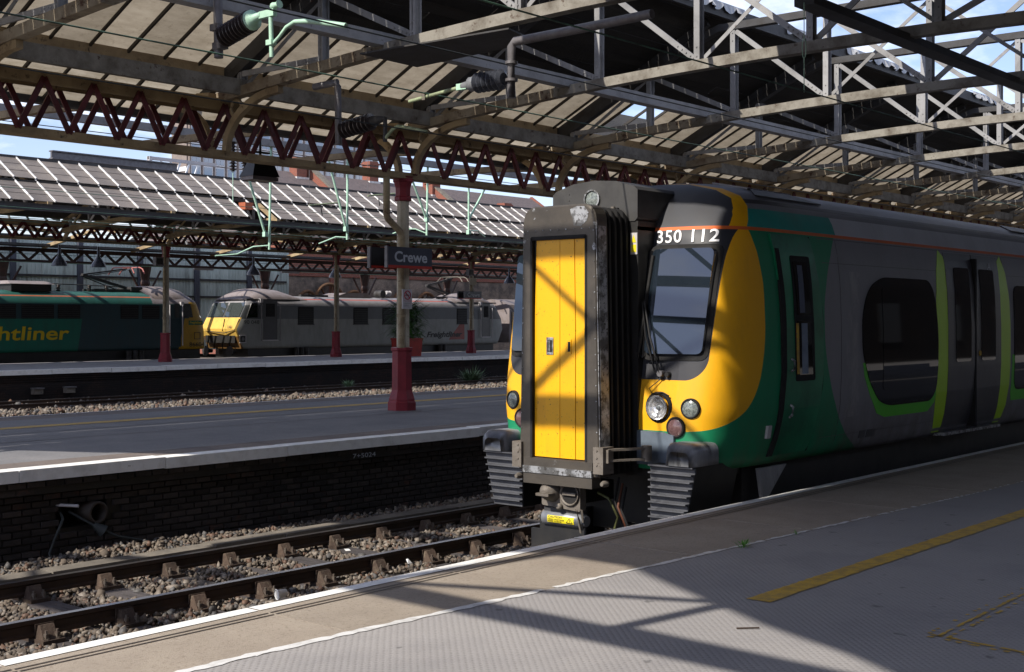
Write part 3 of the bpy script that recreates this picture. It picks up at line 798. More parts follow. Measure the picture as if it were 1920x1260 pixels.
# roof plane z = 14.45 - .488 y : cream sheets low, sooty boards high
def rp_(y): return 14.45 - .488 * y
roof = thing('canopy_roof', 'sloping canopy roof of cream glazing sheets and sooty boards over the middle platform', 'roof', (2, 18.3, 5.5))
W = .62
def sheet_me(y0, y1, name, mk='sheet'):
    mb = MB(); d = .012
    n = 4
    for q in range(n):
        a, b = y0 + (y1 - y0) * q / n, y0 + (y1 - y0) * (q + 1) / n
        mb.add([(.015, a, rp_(a)), (W - .015, a, rp_(a)), (W - .015, b, rp_(b)), (.015, b, rp_(b))], [(0, 1, 2, 3)], M[mk])
    return mb.mesh(name)
UP, LOW, HALF = sheet_me(15.2, 16.55, 'glazing_sheet'), sheet_me(16.74, 17.82, 'glazing_sheet', 'sheet_low'), sheet_me(16.9, 17.82, 'glazing_sheet', 'sheet_low')
gb = MB(); gb.bar((0, 15.15, rp_(15.15) - .02), (0, 17.84, rp_(17.84) - .02), .035, .05, (0, 0, 1), M['bar_dark']); GB_ME = gb.mesh('glazing_bar')
rf = MB(); rf.bar((0, 13.0, rp_(13.0) - .10), (0, 17.7, rp_(17.7) - .10), .10, .14, (0, 0, 1), M['dark_steel']); RF_ME = rf.mesh('rafter')
k = 0; x = 2.2
while x < 62:
    if not (21.9 < x < 22.9): inst('glazing_sheet', UP, (x, 0, random.uniform(-.01, .01)), roof)
    r = random.random()
    inst('glazing_sheet', LOW if r > .4 else HALF, (x, 0, random.uniform(-.01, .01)), roof)
    inst('glazing_bar', GB_ME, (x, 0, 0), roof)
    x += W
for x in TX[1:15]: inst('rafter', RF_ME, (x, 0, 0), roof)
nbd = 11
for q in range(nbd):
    a = 15.2 - (15.2 - 12.75) * q / nbd; b = 15.2 - (15.2 - 12.75) * (q + 1) / nbd
    xs = [2.2, 13.5 + random.uniform(-3, 3), 24 + random.uniform(-3, 3), 36 + random.uniform(-3, 3), 48 + random.uniform(-3, 3), 62]
    for c, d in zip(xs[:-1], xs[1:]):
        mb = MB(); dz = random.uniform(-.012, .012)
        mb.prism([(c + .01, a - .006, rp_(a) + dz), (d - .01, a - .006, rp_(a) + dz), (d - .01, b + .006, rp_(b) + dz), (c + .01, b + .006, rp_(b) + dz)], (0, 0, .03), M['boards']); mb.build('roof_board', None, roof)
mb = MB(); mb.box(2.2, 62, 12.66, 12.74, rp_(12.7) - .2, rp_(12.7) + .03, M['dark_steel']); mb.build('edge_board', None, roof)
# scalloped zinc edge, bent here and there
mb = MB(); x = 8.0; prev = None
while x < 62:
    ph = (x * 2.2) % 1.0; dr = .13 * math.sin(math.pi * ph) ** .6; out = .015 + .02 * random.random() + (.06 if random.random() < .12 else 0)
    cur = [(x, 12.75, rp_(12.7) + .10), (x, 12.645, rp_(12.7) + .07), (x, 12.64 - out, rp_(12.7) + .02 - dr)]
    if prev and (math.sin(x * .73) + math.sin(x * 1.9) > -.6): mb.add(prev + cur, [(0, 3, 4, 1), (1, 4, 5, 2)], M['zinc'])
    prev = cur; x += .045
mb.build('zinc_edging', None, roof)
# the far slope rising from the gutter, hidden above the near slope, and the unseen boarded slope over the near platform
rb = thing('canopy_roof', 'boarded back slope of the canopy roof behind the lattice girder', 'roof', (2, 18.5, 5.5))
x = 2.2
while x < 62:
    mb = MB(); mb.prism([(x + .01, 18.05, 5.80), (x + 2.39, 18.05, 5.80), (x + 2.39, 25.5, 9.3), (x + .01, 25.5, 9.3)], (0, 0, .04), M['boards']); mb.build('roof_panel', None, rb); x += 2.4
rn = thing('canopy_roof', 'unseen boarded canopy roof above the near platform, edges sized to shade paving and train', 'roof', (0, 3, 7))
def rpan(x0, x1, ya, za, yb, zb):
    mb = MB(); mb.prism([(x0 + .005, ya, za), (x1 - .005, ya, za), (x1 - .005, yb, zb), (x0 + .005, yb, zb)], (0, 0, .05), M['boards']); mb.build('roof_panel', None, rn)
for a, b, ye in ((-.75, .9, 7.2), (.9, 2.3, 7.2), (2.3, 3.7, 7.2), (3.7, 5.6, 7.15), (5.6, 8, 9.6), (8, 12, 9.5), (12, 16, 9.5), (16, 20, 9.4)):  # stepped outer edges sized for the shade they cast on paving and train
    rpan(a, b, 6.2, 8.0, ye, 8.02)
for a in range(-1, 56, 4): rpan(a + .25 if a < 0 else a, a + 4, 2.4, 6.12, 6.195, 8.0); rpan(a + .25 if a < 0 else a, a + 4, 2.35, 6.12, -3, 7.2)

# ------------------------------------------------------------------ glazed roof over the far platform
r3 = thing('glazed_roof', 'long sunlit glazed roof with white bars above the far platform', 'roof', (14, 36.2, 5.9))
M['pane3'] = mat('dusty_roof_pane', (.17, .145, .125), (.12, .105, .095), 1.2, .38, .7, .55, c3=(.23, .20, .165), s3=.7, lo3=.6, hi3=.75, var=.14)
M['bar_white'] = mat('white_glazing_bar', (.72, .72, .72), (.45, .44, .43), 5)
SL = (7.5 - 5.98) / 2.4
def z3(y): return 5.98 + SL * (y - 36.2)
for r, (ya, yb, lift) in enumerate(((36.25, 37.42, 0), (37.38, 38.6, .07))):
    mb = MB()
    for q in range(3):
        a, b = ya + (yb - ya) * q / 3, ya + (yb - ya) * (q + 1) / 3 + .02
        mb.prism([(.03, a, z3(a) + lift + .015), (.70, a, z3(a) + lift + .015), (.70, b, z3(b) + lift), (.03, b, z3(b) + lift)], (0, 0, .012), M['pane3'])
    me = mb.mesh('roof_pane')
    bb = MB(); bb.bar((0, ya - .02, z3(ya) + lift + .03), (0, yb, z3(yb) + lift + .03), .034, .05, (0, 0, 1), M['bar_white']); bme = bb.mesh('white_bar')
    x = 14.0
    while x < 58:
        if not (r == 0 and 28.6 < x < 29.5): inst('roof_pane', me, (x, 0, random.uniform(-.012, .012)), r3)
        inst('white_bar', bme, (x, 0, 0), r3); x += .73
mb = MB(); mb.box(14, 58, 36.05, 36.2, 5.72, 5.86, M['dark_steel']); mb.box(14, 58, 36.1, 36.24, 5.86, 5.94, M['bar_dark']); mb.build('gutter', None, r3)
mb = MB(); mb.box(14, 58, 38.55, 38.75, z3(38.6), z3(38.6) + .14, M['dark_steel']); mb.build('ridge_cap', None, r3)
mb = MB(); mb.box(14, 58, 37.30, 37.40, z3(37.35) - .06, z3(37.35) + .05, M['bar_dark']); mb.build('row_step', None, r3)
x = 14.0
while x < 58:
    mb = MB(); mb.prism([(x + .01, 38.7, 7.5), (x + 2.19, 38.7, 7.5), (x + 2.19, 43, 6.1), (x + .01, 43, 6.1)], (0, 0, .04), M['boards']); mb.build('roof_panel', None, r3); x += 2.2
tp = MB(); tp.box(29.0, 29.35, 36.9, 37.3, 6.35, 6.6, mat('orange_scrap', (.35, .10, .05), None)); tag(tp.build('roof_tile', org=(29.2, 37, 6.4)), 'small orange broken tile in the gap of the sunlit glazed roof', 'tile')
T3 = [21.1 + 4.41 * k for k in range(9)]; C3 = {}
def zb3(y): return 6.0 + .30 * (1 - ((y - 36.5) / 6.6) ** 2) - .35
N3 = [42.4, 41.2, 40.0, 38.8, 37.6, 36.5]
for k, x in enumerate(T3):
    t = thing('roof_truss', 'small brown and white truss under the sunlit glazed roof, %s from the left' % ordn[k], 'roof truss', (x, 43, 5.6), 'roof trusses under the far glazed roof')
    def add3(key, name, mk):
        if key not in C3: C3[key] = mk().mesh(name)
        inst(name, C3[key], (x, 0, 0), t)
    def m1():
        mb = MB(); mb.sweep([(0, y, zb3(y)) for y in (42.9, 41, 39, 37.5, 36.2)], .16, .15, (1, 0, 0), M['beam_cream']); return mb
    add3('bc', 'bottom_chord', m1)
    def zt3(y): return z3(y) - .1 if y < 38.6 else 7.4 - .33 * (y - 38.6)
    def m2():
        mb = MB(); mb.sweep([(0, y, zt3(y)) for y in (42.9, 40, 38.7, 37.4, 36.3)], .12, .12, (1, 0, 0), M['beam_cream']); return mb
    add3('tc', 'top_chord', m2)
    for i, y in enumerate(N3):
        def m3(y=y):
            mb = MB(); mb.bar((0, y, zb3(y)), (0, y, max(zb3(y) + .1, zt3(y))), .11, .05, (1, 0, 0), M['grey_steel']); return mb
        add3(('v', i), 'vertical', m3)
        if i < len(N3) - 1:
            y2 = N3[i + 1]
            def m4(y=y, y2=y2):
                mb = MB(); mb.bar((-.04, y, zb3(y)), (-.04, y2, zt3(y2)), .03, .08, (0, 0, 1), M['bar_white'] if i % 2 else M['beam_cream']); return mb
            def m5(y=y, y2=y2):
                mb = MB(); mb.bar((.04, y, zt3(y)), (.04, y2, zb3(y2)), .03, .08, (0, 0, 1), M['bar_white']); return mb
            add3(('d', i), 'diagonal', m4); add3(('e', i), 'diagonal', m5)
    def m6():
        mb = MB(); mb.sweep([(0, 42.8 - 1.3 * (1 - math.cos(math.radians(90 * q / 6))), 5.3 + .55 * math.sin(math.radians(90 * q / 6))) for q in range(7)], .12, .1, (1, 0, 0), M['beam_cream']); return mb
    add3('br', 'curved_bracket', m6)
    def m7():
        mb = MB(); mb.sweep([(0, 43.2, 5.6), (0, 47.5, 6.2), (0, 51.9, 5.6)], .14, .14, (1, 0, 0), M['beam_cream'])
        for q in range(6): mb.bar((0, 43.5 + 1.4 * q, 5.75), (0, 44.2 + 1.4 * q, 7.0 - .3 * abs(q - 2.5)), .05, .07, (1, 0, 0), M['grey_steel'])
        mb.sweep([(0, 43.2, 6.1), (0, 47.5, 7.2), (0, 51.9, 6.1)], .12, .14, (1, 0, 0), M['dark_steel']); return mb
    add3('rear', 'rear_chord', m7)
mb = MB(); mb.box(16, 70, 51.2, 52.2, 5.6, 5.7, M['dark_steel']); mb.box(16, 70, 49.6, 49.8, 5.75, 5.95, M['dark_steel']); mb.box(16, 70, 44.8, 45.1, 5.95, 6.1, M['dark_steel']); mb.box(16, 70, 46.9, 47.2, 6.1, 6.3, M['dark_steel'])
tag(mb.build('purlin', org=(16, 48, 5.6)), 'dark roof purlins over the locomotives', 'purlins')
fr = thing('canopy_roof', 'dark boarded roof strips over the far platform edge behind the lattice girder', 'roof', (14, 44, 6))
x = 14.0
while x < 74:
    mb = MB(); mb.prism([(x + .01, 43.1, 6.2), (x + 2.99, 43.1, 6.2), (x + 2.99, 46.5, 7.2), (x + .01, 46.5, 7.2)], (0, 0, .04), M['boards']); mb.build('roof_panel', None, fr); x += 3

# ------------------------------------------------------------------ unseen building behind the viewer, added to darken reflections on the train side
sb = thing('unseen_station_building', 'unseen dark brick building behind the near platform, added to darken the train side reflections', 'building', (20, -9, .83))
mb = MB(); mb.box(-40, 110, -15, -9, .8, 9, M['brick_dark']); mb.build('wall', None, sb)
for k in range(18):
    mb = MB(); mb.box(-20 + 6 * k, -18.2 + 6 * k, -9.05, -8.95, 1.6, 4.2, M['black']); mb.build('window', None, sb)

# ------------------------------------------------------------------ the electric train
TX0, TY0 = 10.0, 7.44
PROF = [(1.24, 1.08), (1.30, 1.16), (1.35, 1.35), (1.385, 1.6), (1.40, 1.9), (1.40, 2.4), (1.385, 2.8), (1.355, 3.1), (1.315, 3.3), (1.27, 3.43), (1.20, 3.56), (1.08, 3.66), (.85, 3.745), (.5, 3.81), (.2, 3.83)]
def lerp_tab(tab, v):
    if v <= tab[0][0]: return tab[0][1]
    for (a, p), (b, q) in zip(tab[:-1], tab[1:]):
        if v <= b: return p + (q - p) * (v - a) / (b - a)
    return tab[-1][1]
PZ = [(z, y) for y, z in PROF] + [(3.8305, 0.0)]
def yprof(z): return lerp_tab(PZ, z)
WE = [(0, .90), (.008, .98), (.02, 1.05), (.038, 1.11), (.06, 1.16), (.088, 1.20), (.12, 1.235), (.16, 1.265), (.21, 1.292), (.28, 1.318), (.37, 1.34), (.5, 1.36), (.68, 1.376), (.9, 1.388), (1.15, 1.396), (1.4, 1.40)]
GE = [(0, .44), (.03, .50), (.075, .57), (.13, .65), (.21, .74), (.32, .83), (.5, .92), (.65, .96), (.85, .985), (1.1, 1.0)]
def we(e): return lerp_tab(WE, e)
def ge(e): return lerp_tab(GE, e)
def rake(z): return .155 * max(0, z - 1.6)
def nose_pt(e, z0, sgn):
    z = z0 if z0 < 2.9 else 2.9 + (z0 - 2.9) * ge(e)
    return (TX0 + e + rake(z) * max(0, 1 - e / 1.9), TY0 + sgn * yprof(z0) * we(e) / 1.40, z)
def front_x(y, z):
    lo, hi = 0.0, 1.4
    def f(e):
        z0 = z if z < 2.9 else min(3.83, 2.9 + (z - 2.9) / ge(e))
        return yprof(z0) * we(e) / 1.40 - abs(y)
    if f(0) >= 0: return rake(z)
    for _ in range(26):
        m = (lo + hi) / 2
        if f(m) < 0: lo = m
        else: hi = m
    return hi + rake(z) * max(0, 1 - hi / 1.9)
def refine(zs, step):
    out = [zs[0]]
    for a, b in zip(zs[:-1], zs[1:]):
        n = max(1, math.ceil((b - a) / step)); out += [a + (b - a) * k / n for k in range(1, n + 1)]
    return out

YEL, GRN, GRY, DRK, ORG_C, TEAL = (.80, .40, .005), (.006, .20, .088), (.20, .198, .216), (.030, .032, .040), (.62, .13, .03), (.022, .27, .235)
def livery(x, y, z):
    ya = y.abs()
    d8 = (2.4 - z).max(0); u = (z - 2.6).max(0)
    xb = .79 - .25 * u * u - .35 * d8 * d8 - .62 * (d8 ** 8)
    xb = xb + (z - 3.31).max(0) * 1.1
    up = (z - 2.45).max(0)
    xg = 1.94 + .50 * up * up + .40 * d8 * d8 + .035 * (d8 ** 8)
    L = [(x.lt(xg) * z.lt(3.29), GRN)]
    L.append((z.gt(3.31) * z.lt(3.50), (.45, .47, .52)))  # pale and teal bands and roof lightened to put sky reflection into the paint
    L.append((z.gt(3.31) * z.lt(3.50) * x.lt(2.35), TEAL))
    L.append((z.gt(3.50), (.19, .195, .22)))
    L.append((z.gt(3.555) * z.lt(3.60), (.05, .05, .058)))
    L.append((x.lt(xb) * z.gt(1.385), YEL))
    # black windscreen surround with rounded lower corners, dark dome above
    cx, cz = (ya - .97 - (z - 2.1) * .05).max(0), (2.10 - z).max(0)
    rr = cx * cx + cz * cz
    L.append((rr.lt(.0400) * z.lt(3.305) * x.lt(1.0), DRK))
    L.append((z.gt(3.3) * ya.lt(1.215 - (z - 3.3) * .45) * x.lt(.46 + (z - 3.3) * .9), (.055, .057, .065)))
    L.append(((z - 3.303).abs().lt(.016), ORG_C))
    L.append(((1.75 - z).max(0) * 1.3 * _ramp(x.nt, _noise(x.nt, x.nt.nodes.new('ShaderNodeTexCoord').outputs['Object'], 3.5, 7, .75, (1, 1, .3)), .38, .7) * x.gt(.4), (.075, .06, .045)))
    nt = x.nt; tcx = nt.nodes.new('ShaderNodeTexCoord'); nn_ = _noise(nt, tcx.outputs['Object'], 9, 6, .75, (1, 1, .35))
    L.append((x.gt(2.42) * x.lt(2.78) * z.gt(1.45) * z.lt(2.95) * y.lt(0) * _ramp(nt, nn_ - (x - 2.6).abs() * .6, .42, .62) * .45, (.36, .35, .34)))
    return L
M['livery'] = matx('train_paintwork', GRY, livery, rough=.50, spec=.35, dirt=((.08, .07, .06), .3), coat=.0)
M['yellow'] = mat('yellow_paint', YEL, (.66, .31, .012), 1.1, .5, .8, .38, c3=(.14, .07, .02), s3=38, lo3=.635, hi3=.66, rvar=.1)
M['lime'] = mat('lime_paint', (.42, .70, .02), None, rough=.35)
M['lime_dark'] = mat('green_band_paint', (.09, .50, .03), None, rough=.35)
M['door_grey'] = mat('dark_grey_door', (.07, .07, .075), (.055, .055, .06), 2, rough=.35)
M['cab_green'] = mat('green_door_paint', GRN, (.0, .09, .04), 1.5, rough=.32)
M['window_black'] = glass('dark_train_glass', (.006, .006, .007), .0, .03)
M['windscreen'] = glass('windscreen_glass', (.012, .018, .026), .07, .012)
M['worn_black'] = mat('worn_black_metal', (.085, .074, .062), (.05, .045, .04), 3, .4, .7, .42, metal=.3, c3=(.32, .33, .35), s3=3.2, lo3=.66, hi3=.69, bump=.1, bscale=60)
M['worn_silver'] = mat('chipped_silver_metal', (.36, .37, .39), (.12, .12, .12), 9, .46, .56, .42, metal=.4, c3=(.06, .055, .05), s3=22, lo3=.55, hi3=.6)
M['brushed'] = mat('scuffed_grey_cover', (.30, .31, .33), (.16, .17, .19), 4, .4, .65, .38, metal=.35, c3=(.05, .05, .055), s3=7, lo3=.58, hi3=.7, stretch=(1, 1, .25))
M['slat'] = mat('grey_rubber_slat', (.085, .088, .10), (.05, .052, .06), 5, .4, .7, .6)
M['cast'] = mat('grey_cast_coupler', (.17, .15, .13), (.10, .085, .07), 6, .4, .7, .6, metal=.2, c3=(.05, .035, .025), s3=8, lo3=.6, hi3=.7, bump=.15)
M['lens'] = glass('clear_lens', (.20, .22, .22), .25, .08)
M['chrome'] = mat('lamp_reflector', (.80, .81, .83), (.6, .6, .62), 30, rough=.22, metal=.75)
M['lens_red'] = mat('red_lamp_lens', (.15, .085, .085), (.09, .05, .05), 60, rough=.15, spec=.8)
M['lens_grey'] = mat('greenish_lamp_lens', (.22, .25, .24), (.11, .125, .12), 60, .45, .55, rough=.15, spec=.8)
M['label_yellow'] = mat('yellow_sticker', (.72, .60, .02), None, rough=.45)
M['plate_blue'] = mat('blue_grey_plate', (.12, .15, .19), (.095, .115, .145), 4, rough=.4)
M['white_num'] = mat('white_lettering', (.80, .80, .82), None, rough=.4)

emu = thing('passenger_train', 'yellow fronted green and grey electric passenger train numbered 350 112 with gangway door', 'train', (TX0, TY0, 0))
zs = refine([z for _, z in PROF], .06)
mb = MB(); rings = []
for e in [w[0] for w in WE]:
    rings.append([nose_pt(e, z, 1) for z in zs] + [nose_pt(e, z, -1) for z in reversed(zs)])
for X in (2.2, 6, 12, 18, 20.3):
    rings.append([(TX0 + X, TY0 + s * yprof(z), z) for s, zz in ((1, zs), (-1, list(reversed(zs)))) for z in zz])
n = len(rings[0]); vv = [p for r in rings for p in r]; ff = []
for i in range(len(rings) - 1):
    for k in range(n): ff.append((i * n + k, i * n + n + k, i * n + n + (k + 1) % n, i * n + (k + 1) % n))
mb.add(vv, ff, M['livery'], True)
cap = []; NC = 8
for z in zs:
    a = nose_pt(0, z, 1); b = nose_pt(0, z, -1)
    cap += [(a[0], a[1] + (b[1] - a[1]) * q / NC, a[2]) for q in range(NC + 1)]
mb.add(cap, [(i * (NC + 1) + q, i * (NC + 1) + NC + 1 + q, i * (NC + 1) + NC + 2 + q, i * (NC + 1) + q + 1) for i in range(len(zs) - 1) for q in range(NC)], M['livery'], True)
mb.build('body', None, emu)

def xrange_at(poly, z):
    xs = []
    for (x0, z0), (x1, z1) in zip(poly, poly[1:] + poly[:1]):
        if (z0 - z) * (z1 - z) <= 0 and z0 != z1: xs.append(x0 + (x1 - x0) * (z - z0) / (z1 - z0))
        elif z0 == z1 == z: xs += [x0, x1]
    return (min(xs), max(xs)) if xs else None
def rounded(pts, r, n=4):
    out = []; k = len(pts)
    for i in range(k):
        p, a, b = Vector(pts[i]), Vector(pts[i - 1]), Vector(pts[(i + 1) % k])
        rr = r[i] if isinstance(r, (list, tuple)) else r
        da, db = (a - p), (b - p); rr = min(rr, da.length * .48, db.length * .48)
        if rr < 1e-4: out.append(tuple(p)); continue
        p0, p1_ = p + da.normalized() * rr, p + db.normalized() * rr
        for q in range(n + 1):
            t = q / n; out.append(tuple((1 - t) ** 2 * p0 + 2 * t * (1 - t) * p + t * t * p1_))
    return out
def side_patch(name, poly, off, m, parent=emu, back=.03, mb=None, build=True, label=None):
    mb = mb or MB(); z0, z1 = min(p[1] for p in poly), max(p[1] for p in poly)
    rows = refine(sorted({round(p[1], 4) for p in poly}), .1); L = []
    for z in rows:
        zz = min(max(z, z0 + 1e-5), z1 - 1e-5); r = xrange_at(poly, zz); L.append((r[0], r[1], z))
    vv = [];
    for a, b, z in L:
        y = TY0 - yprof(z) - off
        vv += [(TX0 + a, y + back, z), (TX0 + a, y, z), (TX0 + b, y, z), (TX0 + b, y + back, z)]
    ff = []
    for i in range(len(L) - 1):
        for k in range(3): ff.append((i * 4 + k, i * 4 + k + 1, i * 4 + 5 + k, i * 4 + 4 + k))
    ff += [(0, 1, 2, 3), tuple(4 * (len(L) - 1) + q for q in (3, 2, 1, 0))]
    mb.add(vv, ff, m)
    return mb.build(name, None, parent, label=label) if build else mb
def front_patch(name, poly, off, m, parent=emu, ny=8, build=True, mb=None, label=None, depth=.03):
    of_ = off if callable(off) else (lambda y: off)
    mb = mb or MB(); rows = refine(sorted({round(p[1], 4) for p in poly}), .09); z0, z1 = rows[0], rows[-1]; vv = []
    for z in rows:
        zz = min(max(z, z0 + 1e-5), z1 - 1e-5); a, b = xrange_at(poly, zz)
        ys = [a + (b - a) * q / ny for q in range(ny + 1)]
        vv.append((TX0 + front_x(ys[0], z) - of_(ys[0]) + depth, TY0 + ys[0], z))
        vv += [(TX0 + front_x(y, z) - of_(y), TY0 + y, z) for y in ys]
        vv.append((TX0 + front_x(ys[-1], z) - of_(ys[-1]) + depth, TY0 + ys[-1], z))
    w = ny + 3
    ff = [(i * w + q, i * w + q + 1, i * w + w + q + 1, i * w + w + q) for i in range(len(rows) - 1) for q in range(w - 1)]
    ff += [tuple(range(w)), tuple((len(rows) - 1) * w + q for q in range(w - 1, -1, -1))]
    mb.add(vv, ff, m, False)
    return mb.build(name, None, parent, label=label) if build else mb

for s in (-1, 1):
    mir = lambda P: [(-s * -y if s < 0 else -y, z) for y, z in P] if s > 0 else P
    fp = rounded([(-.52, 2.08), (-1.165, 2.08), (-1.205, 3.15), (-.52, 3.15)], .09)
    f = front_patch('windscreen_frame', mir(fp), lambda y: max(.008, .052 - .165 * (abs(y) - .6)), M['blackmatt'], depth=.08)
    gp = rounded([(-.56, 2.14), (-1.125, 2.14), (-1.165, 3.11), (-.56, 3.11)], .06)
    mb = MB(); px = lambda y, z: TX0 - .084 + .165 * (abs(y) - .6) + rake(z)
    g2 = mir(gp); mb.prism([(px(y, z), TY0 + y, z) for y, z in g2], (.09, 0, 0), M['windscreen']); mb.build('windscreen', None, f)
# left half of the near windscreen is a dark blind strip
front_patch('windscreen_blind', rounded([(-.50, 2.10), (-.56, 2.10), (-.56, 3.10), (-.50, 3.10)], .03), .075, M['window_black'])
def lamp(name, y, z, r, m, label=None, big=False):
    x = front_x(y, z); nrm = Vector((-1, (.18 if y > 0 else -.18) * (abs(y) > .95), .0)).normalized(); o = V(TX0 + x, TY0 + y, z)
    mb = MB(); mb.lathe(o - nrm * .03, nrm, [(r * 1.25, 0), (r * 1.25, .038), (r * 1.19, .048), (r * 1.02, .05), (r, .043)], 24, M['blackmatt'], True, False)
    b = mb.build(name, None, emu, label=label)
    mb = MB()
    if big:
        mb.lathe(o, nrm, [(.0, .004), (r * .3, .006), (r * .45, .014), (r * .6, .016), (r * .75, .027), (r * .88, .029), (r, .045)], 14, M['chrome'], False, False)
        mb.lathe(o, nrm, [(.016, .0), (.016, .03), (.0, .036)], 8, M['lens'], True, False)
        mb.build('reflector', None, b)
    else:
        mb.lathe(o, nrm, [(r, .012), (r * .7, .024), (r * .3, .03), (.0, .031)], 20, m, True, False); mb.build('lens', None, b)
for s in (-1, 1):
    lamp('headlight', s * .72, 1.65, .115, None, None, True)
    lamp('marker_light', s * 1.045, 1.65, .075, M['lens_grey'])
    lamp('tail_light', s * .905, 1.475, .078, M['lens_red'])
lettering('train_number', '350 112', M['white_num'], emu, .62, .122, lambda u, v: (TX0 + front_x(-.535 - u, 3.168 + v) - .010, TY0 - .535 - u, 3.168 + v), shear=-.13, bold=.013, spacing=1.1, cuts=40)
# wiper
def fpt(y, z, off): return (TX0 + front_x(y, z) - off - (.06 if abs(y) < .9 and z > 2 else 0), TY0 + y, z)
w = MB(); w.tube([fpt(-.73, 1.96, .05), fpt(-.64, 2.3, .075), fpt(-.545, 2.62, .07)], .011, 6, M['black']); w.tube([fpt(-.68, 1.96, .05), fpt(-.59, 2.3, .07), fpt(-.52, 2.62, .065)], .009, 6, M['black'])
w.bar(fpt(-.50, 2.15, .035), fpt(-.575, 3.05, .035), .022, .03, (1, 0, 0), M['blackmatt']); w.lathe(fpt(-.73, 1.96, 0), (-1, 0, 0), [(.03, 0), (.03, .06)], 10, M['galv']); w.lathe(fpt(-.80, 1.95, 0), (-1, 0, 0), [(.028, 0), (.022, .045)], 10, M['black'])
w.box(TX0 + front_x(-.54, 2.62) - .085, TX0 + front_x(-.54, 2.62) - .045, TY0 - .565, TY0 - .505, 2.59, 2.645, M['black'])
w.tube([fpt(-.74, 1.92, .02), fpt(-.62, 1.82, .04), fpt(-.66, 1.76, .03), fpt(-.78, 1.79, .05), fpt(-.84, 1.76, .03)], .005, 5, M['black'])
w.build('wiper', None, emu)
w = MB(); w.tube([fpt(.80, 1.96, .05), fpt(.72, 2.3, .07), fpt(.62, 2.6, .07)], .011, 6, M['black']); w.bar(fpt(.58, 2.15, .04), fpt(.62, 3.0, .04), .02, .03, (1, 0, 0), M['blackmatt']); w.build('wiper', None, emu)
# recessed centre, hood over the gangway
mb = MB(); mb.box(TX0 - .01, TX0 + 1.0, TY0 - .5, TY0 + .5, 1.06, 3.37, M['black'])
for s in (-1, 1): mb.box(TX0 - .02, TX0 + .3, TY0 + s * .5 - (.004 if s > 0 else 0), TY0 + s * .504 + (0 if s > 0 else .004), 3.285, 3.32, mat('orange_stripe', ORG_C, None) if s < 0 else bpy.data.materials['orange_stripe'])
mb.build('centre_recess', None, emu)
hp = [(.47, 3.37), (.5, 3.40), (.5, 3.66), (.46, 3.695), (.25, 3.755), (0, 3.775), (-.25, 3.755), (-.46, 3.695), (-.5, 3.66), (-.5, 3.40), (-.47, 3.37)]
M['hood'] = mat('dusty_black_hood', (.050, .049, .048), (.036, .035, .035), 5, rough=.5, c3=(.085, .082, .078), s3=18, lo3=.68, hi3=.72)
mb = MB(); mb.prism([(TX0 - .02, TY0 + y, z) for y, z in hp], (1.5, 0, 0), M['hood'])
mb.rivets((TX0 - .02, TY0 + .3, 3.42), (TX0 - .02, TY0 + .3, 3.66), 5, (-1, 0, 0), .008, M['hood']); hd = mb.build('gangway_hood', None, emu)
mb = MB(); mb.lathe((TX0 - .02, TY0 + .02, 3.60), (-1, 0, 0), [(.092, 0), (.092, .018), (.078, .02), (.076, .008)], 22, M['worn_silver'], False, False); mb.lathe((TX0 - .021, TY0 + .02, 3.60), (-1, 0, 0), [(.078, .002), (.05, .012), (0, .015)], 18, M['lens_grey'], True, False); mb.build('top_lamp', None, hd)
mb = MB(); mb.box(TX0 - .045, TX0 - .015, TY0 - .29, TY0 - .08, 3.40, 3.50, M['blackmatt'])
for q in (0, 1, 2): mb.box(TX0 - .06, TX0 - .044, TY0 - .27 + .065 * q, TY0 - .225 + .065 * q, 3.405, 3.495, M['cast'])
mb.lathe((TX0 - .06, TY0 - .25, 3.40), (0, 0, 1), [(.022, 0), (.022, .11)], 8, M['cast']); mb.build('latch', None, hd)
# gangway: frame with rounded top, door leaves, bellows
gang = MB()
def rring(x, ins, n=8):
    w_, zt_, zb_ = .47 - ins, 3.505 - ins, 1.03 + ins * .6
    return [(x, TY0 - y, z) for y, z in rounded([(-w_, zb_), (w_, zb_), (w_ - .045, zt_), (-w_ + .045, zt_)], [.03, .03, .17 - ins * .3, .17 - ins * .3], n)]
o0, o1, o2 = rring(TX0 - .40, 0), rring(TX0 - .555, 0), rring(TX0 - .57, .015)
nn = len(o0); inn = []
for p in o2:
    y = max(-.318, min(.318, (p[1] - TY0) * .70)); z = max(1.17, min(3.215, p[2]))
    inn.append((TX0 - .57, TY0 + y, z))
def clampring(x): return [(x, TY0 + max(-.318, min(.318, (p[1] - TY0) * 9)), max(1.17, min(3.215, 2.2 + (p[2] - 2.2) * 1.25))) for p in o2]
i2, i3 = clampring(TX0 - .57), clampring(TX0 - .50)
for A, B in ((o0, o1), (o1, o2), (o2, i2), (i2, i3)):
    gang.add(A + B, [(k, (k + 1) % nn, nn + (k + 1) % nn, nn + k) for k in range(nn)], M['worn_black'])
fr_ = gang.build('gangway_frame', None, emu)
mb = MB()
for z in [1.3 + .14 * k for k in range(15)]:
    for y in (-.445 + .02 * (z - 1.2), .445 - .02 * (z - 1.2)): mb.lathe((TX0 - .57, TY0 + y, z), (-1, 0, 0), [(.008, 0), (.005, .006)], 6, M['worn_silver'])
for y in [-.36 + .09 * k for k in range(9)]: mb.lathe((TX0 - .57, TY0 + y, 3.28 + .0), (-1, 0, 0), [(.008, 0), (.005, .006)], 6, M['worn_silver'])
stuff(mb.build('rivet', None, fr_))
mb = MB(); zq = 1.25
mb.sweep([(TX0 - .558, TY0 - .455 + .0215 * (z - 1.2), z) for z in (1.22, 1.8, 2.4, 3.0, 3.3)], .004, .035, (0, 1, 0), M['worn_silver'])
